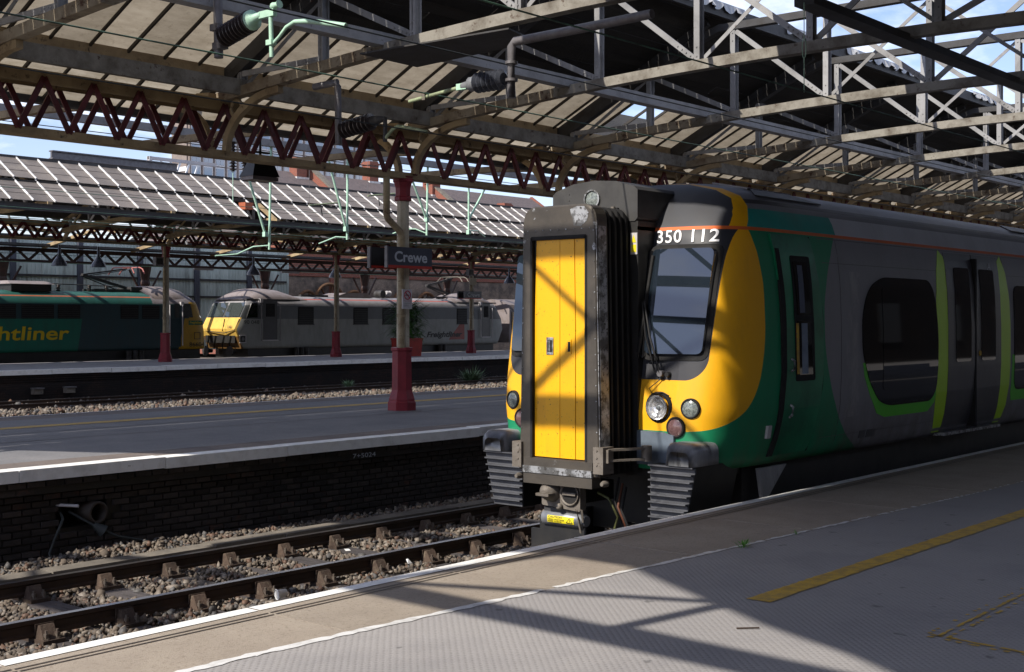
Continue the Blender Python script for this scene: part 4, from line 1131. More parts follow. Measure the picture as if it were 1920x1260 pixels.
mb.sweep([(TX0 - .48, TY0 - .474 + .0215 * (z - 1.2), z) for z in (1.22, 1.8, 2.4, 3.0, 3.3)], .12, .005, (0, 1, 0), M['worn_silver']); mb.build('scraped_edge', None, fr_)
mb = MB(); mb.prism([(TX0 - .5725, TY0 - .20 + y, 3.40 + z) for y, z in ((.02, -.09), (-.06, -.10), (-.13, -.05), (-.15, .02), (-.10, .08), (-.02, .085), (.06, .06), (.05, .01), (.03, -.03))], (.002, 0, 0), M['worn_silver']); mb.build('scraped_patch', None, fr_)
mb = MB(); mb.box(TX0 - .585, TX0 - .5, TY0 - .40, TY0 + .40, 1.09, 1.165, M['worn_black']); mb.box(TX0 - .60, TX0 - .52, TY0 - .40, TY0 + .40, 1.03, 1.092, M['worn_silver']); mb.box(TX0 - .59, TX0 - .45, TY0 - .40, TY0 + .40, .93, 1.03, M['worn_black']); mb.build('sill', None, fr_)
mb = MB()
for s in (-1, 1): mb.box(TX0 - .575, TX0 - .50, TY0 + s * .318 - .012, TY0 + s * .318 + .012, 1.17, 3.215, M['blackmatt'])
mb.box(TX0 - .575, TX0 - .50, TY0 - .318, TY0 + .318, 3.19, 3.225, M['blackmatt']); mb.build('door_seal', None, fr_)
dr = part_empty('gangway_door', emu, (TX0 - .5, TY0, 1.2))
for (a, b), dx in zip(((.303, .172), (.168, .003), (-.003, -.176), (-.18, -.303)), (.006, 0, 0, .006)):
    mb = MB(); X = TX0 - .545 + dx
    ta, tb_ = a * .93, b * .93
    mb.add([(X, TY0 + a, 1.18), (X, TY0 + b, 1.18), (X, TY0 + b, 2.4), (X, TY0 + a, 2.4), (X, TY0 + ta, 3.19), (X, TY0 + tb_, 3.19),
            (X + .04, TY0 + a + .003, 1.18), (X + .04, TY0 + b - .003, 1.18), (X + .04, TY0 + b - .003, 2.4), (X + .04, TY0 + a + .003, 2.4), (X + .04, TY0 + ta + .003, 3.19), (X + .04, TY0 + tb_ - .003, 3.19)],
           [(0, 3, 2, 1), (3, 4, 5, 2), (0, 6, 9, 3), (3, 9, 10, 4), (1, 2, 8, 7), (2, 5, 11, 8), (4, 10, 11, 5), (0, 1, 7, 6)], M['yellow']); mb.build('door_leaf', None, dr)
mb = MB(); mb.box(TX0 - .53, TX0 - .50, TY0 - .31, TY0 + .31, 1.175, 3.2, M['dark_steel']); mb.build('door_back', None, dr)
mb = MB(); mb.box(TX0 - .552, TX0 - .54, TY0 + .075, TY0 + .155, 2.13, 2.29, M['worn_silver']); mb.box(TX0 - .555, TX0 - .545, TY0 + .09, TY0 + .14, 2.155, 2.265, M['blackmatt']); mb.box(TX0 - .56, TX0 - .55, TY0 + .105, TY0 + .125, 2.16, 2.26, M['worn_silver']); mb.build('handle', None, dr)
mb = MB(); mb.box(TX0 - .552, TX0 - .54, TY0 - .135, TY0 - .07, 2.14, 2.27, M['yellow']); mb.box(TX0 - .555, TX0 - .545, TY0 - .125, TY0 - .095, 2.16, 2.25, M['blackmatt']); mb.box(TX0 - .556, TX0 - .55, TY0 - .10, TY0 - .08, 2.165, 2.245, M['yellow']); mb.build('handle', None, dr)
mb = MB()
for k in range(9):
    X = TX0 - .40 + .045 * k; ins = .012 if k % 2 else .045
    r0, r1 = rring(X, ins), rring(X + .03, ins)
    mb.add(r0 + r1, [(q, (q + 1) % nn, nn + (q + 1) % nn, nn + q) for q in range(nn)] + [tuple(range(nn)), tuple(range(2 * nn - 1, nn - 1, -1))], M['blackmatt'])
mb.build('bellows', None, emu)
for s in (-1, 1):
    mb = MB()
    mb.box(TX0 - .60, TX0 - .44, TY0 + s * .475 - .055, TY0 + s * .475 + .055, 1.07, 1.31, M['cast'])
    mb.rivets((TX0 - .60, TY0 + s * .46, 1.15), (TX0 - .60, TY0 + s * .46, 1.28), 3, (-1, 0, 0), .012, M['cast'])
    mb.box(TX0 - .56, TX0 - .5, TY0 + s * .53 - .03, TY0 + s * .53 + .03, 1.17, 1.29, M['cast'])
    for z in (1.19, 1.285): mb.bar((TX0 - .52, TY0 + s * .52, z), (TX0 - .14, TY0 + s * .72, z), .07, .018, (0, 0, 1), M['cast'])
    mb.lathe((TX0 - .17, TY0 + s * .705, 1.17), (0, 0, 1), [(.05, 0), (.05, .14)], 10, M['cast']); mb.lathe((TX0 - .5, TY0 + s * .5, .98), (-1, 0, 0), [(.03, 0), (.03, .05), (.018, .08)], 10, M['cast'])
    mb.build('gangway_hinge', None, emu)
# anti-climber ribs, covers, fairing, coupler
for s in (-1, 1):
    bt = MB(); P4 = [(s * .76, 1.15), (s * 1.22, 1.15), (s * 1.10, .62), (s * .76, .62)]
    bt.prism([(TX0 - .16, TY0 + y, z) for y, z in P4], (.75, 0, 0), M['black'])
    ac = bt.build('anticlimber', None, emu)
    for k in range(8):
        z1 = 1.15 - .066 * k; z0 = z1 - .066; w1 = 1.225 - .015 * k - .0
        mb = MB()
        prof = [(TX0 - .16, z0), (TX0 - .18, z0), (TX0 - .185, z1 - .022), (TX0 - .225, z1 - .012), (TX0 - .225, z1), (TX0 - .16, z1)]
        mb.prism([(x, TY0 + s * .755, z) for x, z in prof], (0, s * (w1 - .755), 0), M['slat']); mb.build('rib', None, ac)
    mb = MB(); rr_ = []
    yc = s * 1.09
    for x, q in ((-.24, .62), (-.215, .88), (-.16, 1.0), (.16, 1.0)):
        rr_.append([(TX0 + x, TY0 + yc + s * p[0] * q, 1.155 + p[1] * q) for p in rounded([(-.17, 0), (.17, 0), (.17, .20), (-.15, .20)], [.0, .0, .10, .05], 5)])
    m_ = len(rr_[0]); vv = [p for r in rr_ for p in r]
    mb.add(vv, [(i * m_ + k, i * m_ + (k + 1) % m_, (i + 1) * m_ + (k + 1) % m_, (i + 1) * m_ + k) for i in range(3) for k in range(m_)] + [tuple(range(m_))], M['brushed'], True); mb.build('metal_cover', None, emu)
    mb = MB(); mb.prism([(TX0 - .03, TY0 + s * y, z) for y, z in ((.5, 1.12), (.9, 1.12), (.9, 1.40), (.78, 1.425), (.5, 1.43))], (.1, 0, 0), M['plate_blue']); mb.build('fairing', None, emu)
mb = MB(); CY = TY0 + .05; CX = TX0 - .47
mb.prism([(CX, CY + y, z) for y, z in rounded([(-.225, .69), (.225, .72), (.225, .965), (-.225, .965)], .02)], (.09, 0, 0), M['cast'])
mb.lathe((CX + .02, CY + .105, .86), (-1, 0, 0), [(.105, 0), (.105, .03), (.085, .09), (.05, .14), (.02, .15)], 16, M['cast'])
mb.box(CX - .16, CX - .02, CY + .02, CY + .17, .825, .85, M['cast']); mb.lathe((CX - .10, CY + .12, .80), (0, 0, 1), [(.022, 0), (.022, .09)], 8, M['cast'])
mb.lathe((CX - .004, CY - .11, .845), (-1, 0, 0), [(.10, 0), (.112, .012), (.10, .02), (.09, .004)], 20, M['cast'], True, False); mb.lathe((CX - .006, CY - .11, .845), (-1, 0, 0), [(.0, 0), (.09, .002)], 20, M['blackmatt'], False, False)
mb.box(CX - .03, CX + .01, CY - .19, CY - .04, .835, .86, M['cast']); mb.lathe((CX - .01, CY + .0, .725), (-1, 0, 0), [(.03, 0), (.03, .03), (.016, .035)], 10, M['cast'])
mb.rivets((CX, CY + .1, .95), (CX, CY + .0, .95), 2, (-1, 0, 0), .015, M['cast']); mb.box(CX + .08, TX0 + .2, CY - .12, CY + .12, .74, .92, M['black']); cp = mb.build('coupler', None, emu)
mb = MB(); mb.lathe((CX + .06, CY + .24, .60), (0, -1, 0), [(.055, 0), (.07, .01), (.07, .46), (.05, .47), (.05, .5)], 14, M['brushed']); mb.box(CX + .03, CX + .12, CY - .22, CY + .22, .60, .70, M['dark_steel'])
mb.box(CX + .05, CX + .08, CY - .25, CY + .27, .38, .56, M['black']); mb.tube([(CX + .0, CY - .235, .50), (CX - .03, CY - .235, .62), (CX - .05, CY - .22, .72), (CX - .01, CY - .25, .71), (CX + .0, CY - .26, .60)], .012, 6, M['cast']); cyl = mb.build('electric_head', None, emu)
lb = MB(); lb.add([(CX + .06 - .0745 * math.cos(a), CY + y, .60 + .0745 * math.sin(a)) for a in (-.45, -.15, .15, .45) for y in (.15, -.16)], [(0, 1, 3, 2), (2, 3, 5, 4), (4, 5, 7, 6)], M['label_yellow']); lbo = lb.build('caution_label', None, cyl)
def cylmap(v): a = -.40 + v / .0745; return CX + .06 - .0765 * math.cos(a), .60 + .0765 * math.sin(a)
for tx, u0, v0, wd, hh in (('CAUTION', .14, .040, .16, .018), ('HIGH VOLTAGE', .14, .020, .19, .013), ('KEEP CLEAR', .14, .004, .16, .011)):
    lettering('caution_text', tx, M['black'], lbo, wd, hh, lambda u, v, u0=u0, v0=v0: (cylmap(v0 + v)[0], CY + u0 - u, cylmap(v0 + v)[1]), bold=.02)
mb = MB()
for (u0, v0), (u1, v1) in (((-.075, .008), (-.145, .008)), ((-.145, .008), (-.11, .052)), ((-.11, .052), (-.075, .008)), ((-.11, .038), (-.115, .018))):
    a, b = cylmap(v0), cylmap(v1); mb.bar((a[0], CY + u0, a[1]), (b[0], CY + u1, b[1]), .004, .004, (1, 0, 0), M['black'])
mb.build('warning_triangle', None, lbo)
mb = MB()
for y, z, c in ((-.42, .8, M['blackmatt']), (-.46, .75, mat('orange_hose', (.09, .03, .015), None)), (-.5, .72, M['blackmatt'])):
    mb.tube([(TX0 - .2, TY0 + y, z + .2), (TX0 - .3, TY0 + y - .02, z), (TX0 - .26, TY0 + y - .08, z - .2), (TX0 - .1, TY0 + y - .1, z - .22)], .013, 6, c)
mb.tube([(TX0 - .3, TY0 - .25, .86), (TX0 - .33, TY0 - .4, .82), (TX0 - .33, TY0 - .5, .66), (TX0 - .3, TY0 - .44, .55)], .012, 6, mat('yellow_green_cable', (.075, .08, .03), None)); mb.build('hoses', None, emu)
mb = MB(); mb.box(TX0 + .8, TX0 + 20, TY0 - 1.12, TY0 + 1.12, .35, 1.09, M['black']); mb.box(TX0 + .05, TX0 + 1, TY0 - 1.1, TY0 + 1.1, 1.0, 1.09, M['black'])
mb.prism([(TX0 + .7, TY0 + y, z) for y, z in ((-1.0, 1.06), (1.0, 1.06), (.8, .35), (-.8, .35))], (.2, 0, 0), M['black']); mb.build('underframe', None, emu)
for s in (-1, 1):
    mb = MB(); mb.box(TX0 - .12, TX0 - .09, TY0 + s * .55 - .14, TY0 + s * .55 + .14, .12, .42, M['black']); mb.box(TX0 - .1, TX0 + .9, TY0 + s * .55, TY0 + s * .55 + .05, .25, .55, M['black']); mb.build('lifeguard', None, emu)
# near side: cab door, windows, bands, sliding doors
CD = [(.95, 1.165), (1.73, 1.165), (1.90, 1.8), (1.90, 2.5), (1.80, 3.0), (1.74, 3.265), (.96, 3.265), (1.06, 2.6), (1.10, 2.0), (1.05, 1.5)]
cd = side_patch('cab_door', rounded(CD, [.02, .08, .2, .2, .1, .04, .02, .1, .2, .1]), .006, M['cab_green'])
dg = MB(); side_patch('', [(1.71, 1.16), (1.735, 1.16), (1.905, 1.8), (1.905, 2.5), (1.805, 3.0), (1.745, 3.27), (1.725, 3.27), (1.79, 3.0), (1.89, 2.5), (1.89, 1.8)], .003, M['blackmatt'], mb=dg, build=False)
dg.build('door_gap', None, cd)
side_patch('door_pillar', [(.95, 1.16), (1.03, 1.16), (1.10, 1.5), (1.145, 2.0), (1.13, 2.6), (1.07, 3.13), (1.00, 3.13), (1.045, 2.6), (1.065, 2.0), (1.03, 1.5)], .014, M['blackmatt'], cd)
side_patch('window_frame', rounded([(1.33, 1.86), (1.72, 1.86), (1.66, 3.07), (1.27, 3.07)], .03), .012, M['blackmatt'], cd)
for a, b in ((1.92, 2.44), (2.50, 3.01)):
    f = lambda z: .055 * (3.0 - z)
    side_patch('window', [(1.33 + f(b) - .02, b), (1.60 + f(b) - .02, b), (1.60 + f(a), a), (1.33 + f(a), a)], .018, M['window_black'], cd)
side_patch('painted_window_light', [(1.44, 1.93), (1.56, 1.93), (1.54, 2.42), (1.42, 2.42)], .0195, mat('pale_blue_window_light', (.19, .24, .31), (.13, .17, .23), 4), cd); side_patch('painted_window_light', [(1.40, 2.52), (1.50, 2.52), (1.48, 2.98), (1.38, 2.98)], .0195, mat('blue_window_light', (.07, .09, .14), (.05, .06, .10), 4), cd)  # light seen through the cab, painted as flat strips on the glass
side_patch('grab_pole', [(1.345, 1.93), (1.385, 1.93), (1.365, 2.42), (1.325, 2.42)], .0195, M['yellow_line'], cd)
for z0, z1 in ((1.96, 2.08), (1.52, 1.64)):
    mb = MB(); mb.tube([(TX0 + 1.22, TY0 - yprof(z0) - .02, z0), (TX0 + 1.22, TY0 - yprof(z0) - .05, z0 + .02), (TX0 + 1.22, TY0 - yprof(z1) - .05, z1 - .02), (TX0 + 1.22, TY0 - yprof(z1) - .02, z1)], .012, 6, M['worn_silver']); mb.build('handle', None, cd)
for k_, P_ in enumerate(([(2.30, 1.12), (2.306, 1.12), (2.306, 3.26), (2.30, 3.26)], [(6.98, 1.12), (6.986, 1.12), (6.986, 3.26), (6.98, 3.26)], [(1.95, 3.02), (20, 3.02), (20, 3.026), (1.95, 3.026)], [(1.95, 1.27), (5.0, 1.27), (5.0, 1.275), (1.95, 1.275)], [(1.9, 3.262), (20, 3.262), (20, 3.272), (1.9, 3.272)])): side_patch('panel_seam', P_, .002, M['door_grey'])
side_patch('data_plate', [(.85, 1.34), (.92, 1.34), (.92, 1.46), (.85, 1.46)], .012, M['sign_white'])
side_patch('emergency_label', [(-.0 + 2.86, 1.205), (3.0, 1.205), (3.0, 1.285), (2.86, 1.285)], .004, M['door_grey']); side_patch('emergency_label', [(3.04, 1.205), (3.24, 1.205), (3.24, 1.285), (3.04, 1.285)], .004, M['door_grey'])
WIN = [(3.47, 1.52), (4.60, 1.52), (4.74, 1.66), (4.77, 2.2), (4.70, 2.72), (4.55, 2.91), (3.3, 2.91), (3.02, 2.82), (2.88, 2.69), (2.77, 2.45), (2.79, 2.1), (2.94, 1.81), (3.2, 1.58)]
side_patch('window_band', [(3.40, 1.40), (4.55, 1.40), (4.72, 1.50), (4.76, 1.62), (4.76, 2.0), (2.80, 2.0), (2.84, 1.86), (3.0, 1.64), (3.2, 1.45)], .004, M['lime_dark'])
pw = side_patch('passenger_window', rounded(WIN, .12), .010, M['window_black'])
side_patch('window_pane', rounded([(3.28, 1.70), (4.50, 1.70), (4.47, 2.80), (3.26, 2.80)], .06), .014, M['window_black'], pw)
side_patch('window_band', [(7.25, 1.40), (9.4, 1.40), (9.4, 2.0), (7.2, 2.0), (7.2, 1.5)], .004, M['lime_dark'])
side_patch('passenger_window', rounded([(7.28, 1.54), (9.3, 1.54), (9.3, 2.90), (7.26, 2.90)], .16), .010, M['window_black'])
LIM = lambda s, o: [(o + s * x, z) for x, z in ((.0, 3.27), (-.12, 3.05), (-.19, 2.7), (-.21, 2.2), (-.20, 1.7), (-.16, 1.35), (-.08, 1.13), (.17, 1.13), (.17, 2.2), (.17, 3.0), (.12, 3.2))]
side_patch('lime_band', LIM(1, 4.93), .0045, M['lime']); side_patch('lime_band', LIM(-1, 6.92), .0045, M['lime'])
for a, b, hand in ((5.06, 5.905, 1), (5.93, 6.78, -1)):
    d = side_patch('sliding_door', [(a, 1.13), (b, 1.13), (b, 3.25), (a, 3.25)], .008, M['door_grey'])
    side_patch('window', rounded([(a + .2 + .03 * hand, 1.95), (b - .17 + .03 * hand, 1.95), (b - .17 + .03 * hand, 3.08), (a + .2 + .03 * hand, 3.08)], .05), .014, M['window_black'], d)
    mb = MB(); mb.box(TX0 + (b if hand > 0 else a) - .012, TX0 + (b if hand > 0 else a) + .012, TY0 - 1.41, TY0 - 1.25, 1.14, 3.2, M['blackmatt']); mb.build('door_edge', None, d)
    if hand < 0:
        mb = MB(); mb.lathe((TX0 + 6.05, TY0 - yprof(2.04) - .008, 2.04), (0, -1, 0), [(.035, 0), (.03, .012)], 14, M['yellow_line']); mb.build('door_button', None, d)
mb = MB(); mb.box(TX0 + 5.0, TX0 + 6.85, TY0 - 1.37, TY0 - 1.2, 1.085, 1.12, M['worn_silver']); mb.build('door_step', None, emu)
mb = MB(); vs_, fs_ = text_mesh('A', 1.0); mb.add([(TX0 + 6.42 + v[0] * .16, TY0 - yprof(3.12) - .012, 3.08 + v[1] * .13) for v in vs_], fs_, M['sign_text']); mb.build('coach_letter', None, emu)
# roof louvre
mb = MB(); mb.prism([(TX0 + 1.05, TY0 - 1.12, 3.637), (TX0 + 2.4, TY0 - 1.12, 3.637), (TX0 + 2.1, TY0 - .92, 3.725), (TX0 + 1.3, TY0 - .92, 3.725)], (0, 0, .012), M['black'])
for k in range(18): mb.bar((TX0 + 1.3 + .05 * k, TY0 - .9, 3.742), (TX0 + 1.3 + .05 * k, TY0 - .5, 3.822), .028, .02, (0, 0, 1), M['galv'])
mb.build('roof_louvre', None, emu)
mb = MB(); mb.prism([(TX0 + 8, TY0 - 1.1, 3.655), (TX0 + 12, TY0 - 1.1, 3.655), (TX0 + 11.6, TY0 - .8, 3.765), (TX0 + 8.4, TY0 - .8, 3.765)], (0, 0, .015), M['black']); mb.build('roof_louvre', None, emu)
mb = MB(); mb.prism([(TX0 + .9, TY0 - 1.24, 1.05), (TX0 + 1.45, TY0 - 1.24, 1.05), (TX0 + 1.0, TY0 - 1.26, .72), (TX0 + .95, TY0 - 1.26, .72)], (0, .03, 0), M['brushed']); mb.build('side_plate', None, emu)
mb = MB(); mb.box(TX0 - .006 - .012, TX0 - .006, TY0 - .495, TY0 - .42, 3.06, 3.26, M['sign_white']); mb.prism([(TX0 - .021, TY0 - .43, 3.17), (TX0 - .021, TY0 - .485, 3.17), (TX0 - .021, TY0 - .457, 3.24)], (.002, 0, 0), M['label_yellow']); mb.box(TX0 - .021, TX0 - .018, TY0 - .485, TY0 - .43, 3.08, 3.15, M['label_yellow']); mb.build('warning_plate', None, emu)

# ------------------------------------------------------------------ the two stabled locomotives (near side y = 47)
LY = 48.33
def loco_body(parent, m, xa, xb, prof, rake_a, rake_b, ea, eb, narrow=.12):
    """prof: (half width, z) from sill to roof crown; xa/xb the two ends, rake tables z -> setback"""
    zs_ = refine([z for _, z in prof], .12); pz = [(z, y) for y, z in prof]
    st = []
    for e in (0, .05, .15, .35, .7, 1.2, 1.9): st.append((xa, e, 1, rake_a, ea))
    for e in (1.9, 1.2, .7, .35, .15, .05, 0): st.append((xb, e, -1, rake_b, eb))
    rings = []
    for x0, e, sg, rk, en in st:
        k = 1 - min(1, e / 1.9); wf = 1 - narrow * (max(0, 1 - e / .5)) ** 2
        R_ = []
        for s, zz in ((1, zs_), (-1, list(reversed(zs_)))):
            for z in zz:
                setb = lerp_tab(rk, z) * k ** 1.0
                R_.append((x0 + sg * (e * (1 if True else 0) + setb), LY + s * lerp_tab(pz, z) * wf, z))
        rings.append(R_)
    n = len(rings[0]); mb = MB(); vv = [p for r in rings for p in r]
    ff = [(i * n + k, i * n + n + k, i * n + n + (k + 1) % n, i * n + (k + 1) % n) for i in range(len(rings) - 1) for k in range(n)]
    mb.add(vv, ff, m, True); h = n // 2
    for base in (0, (len(rings) - 1) * n):
        mb.add([vv[base + k] for k in range(n)], [(k, k + 1, n - 2 - k, n - 1 - k) for k in range(h - 1)], m, False)
    return mb.build('body', None, parent)
def lbox(name, x0, x1, z0, z1, m, parent, out=.02, y=47.0, dp=.08):
    mb = MB(); mb.box(x0, x1, y - out, y + dp, z0, z1, m); return mb.build(name, None, parent)
def grime(x, y, z): return []
DTEAL, PTEAL = (.011, .040, .050), (.0, .125, .085)
def liv86(x, y, z):
    return [(z.gt(3.10), (.02, .105, .09)), ((z - 3.40).abs().lt(.022), (.50, .12, .05)), (z.gt(3.12) * x.gt(-2.9), (.22, .20, .215)), (z.lt(2.5) * x.lt(-6.4 + (z - 1.2) * .15), PTEAL),
            (z.lt(2.52) * x.gt(-1.58 + (z - 1.26) * .22), (.42, .24, .006)), (z.gt(2.5) * z.lt(3.22) * x.gt(-1.08), (.42, .24, .006))]
M['liv86'] = matx('teal_locomotive_paint', DTEAL, liv86, rough=.5, dirt=((.03, .026, .022), .5))
l86 = thing('locomotive', 'dark teal electric locomotive with yellow lettering and raised pantograph', 'locomotive', (35.0, LY, 0))
loco_body(l86, M['liv86'], 17.2, 35.0, [(1.28, 1.2), (1.32, 1.3), (1.33, 2.3), (1.33, 3.1), (1.26, 3.25), (1.08, 3.45), (.85, 3.56), (.4, 3.62), (.1, 3.63)],
          [(1.2, .2), (2.3, .1), (3.3, .6), (3.63, 1.0)], [(1.2, .16), (2.0, .20), (2.4, .28), (3.25, .62), (3.5, .9), (3.63, 1.2)], 0, 0)
dom = MB()   # raised grey cab roof
pr = [(LY + 1.22 * math.cos(a), 3.22 + .68 * math.sin(a)) for a in [math.pi * q / 12 for q in range(13)]]
rr = [[(32.0, LY + (y - LY) * .9, 3.22 + (z - 3.22) * .8) for y, z in pr], [(32.3, y, z) for y, z in pr], [(33.3, y, z) for y, z in pr], [(33.9, LY + (y - LY) * .97, 3.22 + (z - 3.22) * .85) for y, z in pr], [(34.33, LY + (y - LY) * .9, 3.22 + (z - 3.22) * .25) for y, z in pr]]
vv = [p for r in rr for p in r]; m_ = len(pr)
M['cab_roof'] = mat('dirty_grey_cab_roof', (.24, .21, .215), (.17, .14, .13), 2, rough=.5)
dom.add(vv, [(i * m_ + k, i * m_ + k + 1, i * m_ + m_ + k + 1, i * m_ + m_ + k) for i in range(4) for k in range(m_ - 1)] + [tuple(range(m_)), tuple(range(4 * m_, 5 * m_))], M['cab_roof'], True); dom.build('cab_roof', None, l86)
for a, b in ((25.28, 25.95), (26.18, 27.55), (27.72, 28.7), (30.55, 31.4), (31.58, 32.42)):
    w = lbox('window', a, b, 2.5, 3.06, M['blackmatt'], l86, .012)
    mb = MB()
    for q in range(7): mb.box(a + .03, b - .03, 46.972, 46.985, 2.54 + .075 * q, 2.575 + .075 * q, M['black'])
    mb.build('grille', None, w)
M['cab_glass'] = glass('grey_cab_glass', (.05, .06, .06), .12)
lbox('cab_window', 33.18, 33.42, 2.55, 3.15, M['cab_glass'], l86, .012)
mb = MB(); mb.prism([(33.62, 46.985, 2.56), (34.12, 46.985, 2.56), (33.98, 46.985, 3.16), (33.62, 46.985, 3.16)], (0, .05, 0), M['cab_glass']); mb.build('cab_window', None, l86)
mb = MB(); mb.prism([(34.25, 47.03, 2.56), (34.62, 47.12, 2.56), (34.36, 47.12, 3.12), (34.14, 47.03, 3.16)], (0, .05, 0), M['cab_glass']); mb.build('cab_window', None, l86)
lbox('cab_door', 32.95, 33.5, 1.3, 2.5, mat('teal_door', (.012, .036, .045), None), l86, .006)
for x in (32.9, 33.54):
    mb = MB(); mb.tube([(x, 46.93, 1.35), (x, 46.93, 3.1)], .025, 6, M['sign_white']); mb.build('handrail', None, l86)
lbox('cab_lamp', 33.47, 33.62, 3.06, 3.22, M['sign_white'], l86, .06)
lettering('operator_name', 'Freightliner', mat('yellow_print', (.55, .40, .008), None), l86, 5.25, .70, lambda u, v: (22.97 + u, 46.985, 1.50 + v), shear=.08, bold=.018)
lettering('locomotive_number', '86604', M['black'], l86, .78, .19, lambda u, v: (33.93 + u, 46.985, 1.30 + v))
pa = lbox('name_panel', 33.9, 34.62, 2.24, 2.42, mat('green_panel', PTEAL, None), l86, .014); lettering('panel_text', 'Freightliner', bpy.data.materials['yellow_print'], pa, .64, .13, lambda u, v: (33.94 + u, 46.98, 2.265 + v), shear=.2, bold=.02)
mb = MB()
for a, b, c, d in ((34.18, 34.5, 1.62, 1.64), (34.18, 34.5, 1.9, 1.92), (34.18, 34.2, 1.62, 1.92), (34.48, 34.5, 1.62, 1.92)): mb.box(a, b, 46.985, 47.0, c, d, M['dark_steel'])
mb.build('lamp_hatch', None, l86)
mb = MB(); mb.box(17.4, 34.6, 47.15, 49.5, .55, 1.22, M['black'])
for x in (19.5, 22.8, 29.2, 32.6):
    mb.lathe((x, 47.5, .58), (0, -1, 0), [(.58, 0), (.58, .1), (.5, .12), (.45, .06), (.12, .08)], 18, M['black']);
mb.box(18.7, 23.6, 47.0, 47.2, .5, .85, M['dark_steel']); mb.box(28.4, 33.4, 47.0, 47.2, .5, .85, M['dark_steel']); mb.build('bogie', None, l86)
def springs(par, xs, y):
    for x in xs:
        mb = MB(); pr = []
        for q in range(7): pr += [(.10, .07 * q), (.13, .07 * q + .03), (.10, .07 * q + .06)]
        mb.lathe((x, y, .70), (0, 0, 1), pr, 10, M['dark_steel']); mb.build('spring', None, par)
springs(l86, (30.9, 31.2, 31.5), 46.95)
mb = MB()
for x in (28.29, 29.68, 30.48, 32.4):
    for q in range(5): mb.lathe((x, LY - .4, 3.55 + .065 * q), (0, 0, 1), [(.06, 0), (.11, .03), (.06, .06)], 10, M['porcelain'])
mb.build('roof_insulator', None, l86)
mb = MB(); mb.tube([(27.4, LY - .4, 3.93), (28.29, LY - .4, 3.9), (29.68, LY - .4, 3.88), (31, LY - .4, 3.84)], .022, 5, M['dark_steel']); mb.build('busbar', None, l86)
mb = MB(); mb.box(26.0, 27.7, LY - .9, LY + .9, 3.58, 3.86, M['black']); mb.prism([(25.9, LY - 1, 3.86), (27.8, LY - 1, 3.86), (27.6, LY - .6, 3.99), (26.0, LY - .6, 3.99)], (0, 1.6, 0), M['cab_roof']); mb.build('roof_box', None, l86)
def panto(parent, bx, kx, hx, zb_, zk, zh, pink=True):
    p = part_empty('pantograph', parent, (bx, LY, zb_))
    mb = MB(); mb.box(bx - 2.0, bx + .3, LY - .45, LY - .38, zb_, zb_ + .12, M['dark_steel']); mb.box(bx - 2.0, bx + .3, LY + .38, LY + .45, zb_, zb_ + .12, M['dark_steel']); mb.box(bx - .3, bx + .25, LY - .5, LY + .5, zb_ + .05, zb_ + .22, M['dark_steel']); mb.build('base_frame', None, p)
    mb = MB(); mb.bar((bx - .1, LY, zb_ + .15), (kx, LY, zk), .16, .10, (0, 0, 1), M['dark_steel']); mb.bar((bx - .6, LY - .1, zb_ + .05), (kx - .12, LY - .1, zk - .05), .04, .04, (0, 0, 1), M['dark_steel']); mb.build('lower_arm', None, p)
    mb = MB(); mb.bar((kx, LY, zk), (hx, LY, zh), .10, .06, (0, 0, 1), M['dark_steel']); mb.bar((kx + .15, LY + .08, zk - .06), (hx, LY + .05, zh - .06), .03, .03, (0, 0, 1), M['dark_steel']); mb.build('upper_arm', None, p)
    c = mat('pink_horn_paint', (.35, .12, .11), None) if pink else M['cast']
    mb = MB()
    for o in (-.25, .25): mb.tube([(hx + o, LY - .95, zh - .22), (hx + o, LY - .8, zh - .02), (hx + o, LY - .6, zh + .05), (hx + o, LY + .6, zh + .05), (hx + o, LY + .95, zh - .22)], .03, 6, c)
    mb.build('contact_head', None, p)
panto(l86, 31.9, 29.6, 31.7, 3.62, 4.32, 4.62)

def liv90(x, y, z):
    nose = x.lt(1.05 - (z - 2.0).abs() * .12)
    return [(z.gt(2.5), (.105, .115, .125)), (z.gt(3.10), (.26, .255, .27)), ((z - 3.42).abs().lt(.025), (.45, .11, .09)), (z.gt(2.5) * z.lt(3.12) * x.lt(1.4), (.05, .055, .06)), (z.gt(2.5) * z.lt(3.12) * x.gt(16.9), (.04, .042, .045)),
            (x.gt(13.8 + (z - 1.4) * 1.05) * x.lt(15.05) * z.lt(2.62) * z.gt(1.42), (.26, .035, .02)),
            (x.lt(.42) * z.gt(1.0) * z.lt(2.56) * y.gt(-1.26), (.70, .45, .09)), (x.lt(.42) * z.lt(1.72) * y.gt(-1.26), (.16, .08, .02))]
M['liv90'] = matx('grey_locomotive_paint', (.24, .25, .24), liv90, rough=.5, dirt=((.06, .055, .045), .55))
l90 = thing('locomotive', 'silver grey electric locomotive with raked yellow nose and black lettering', 'locomotive', (36.45, LY, 0))
loco_body(l90, M['liv90'], 36.45, 54.75, [(1.30, 1.16), (1.33, 1.25), (1.33, 3.1), (1.26, 3.28), (1.08, 3.44), (.85, 3.52), (.4, 3.57), (.1, 3.58)],
          [(1.16, .35), (1.6, .18), (1.95, .02), (2.05, .0), (2.5, .25), (3.3, .68), (3.58, 1.0)], [(1.16, .45), (1.95, .05), (2.5, .15), (3.3, .7), (3.58, 1.0)], 0, 0, .07)
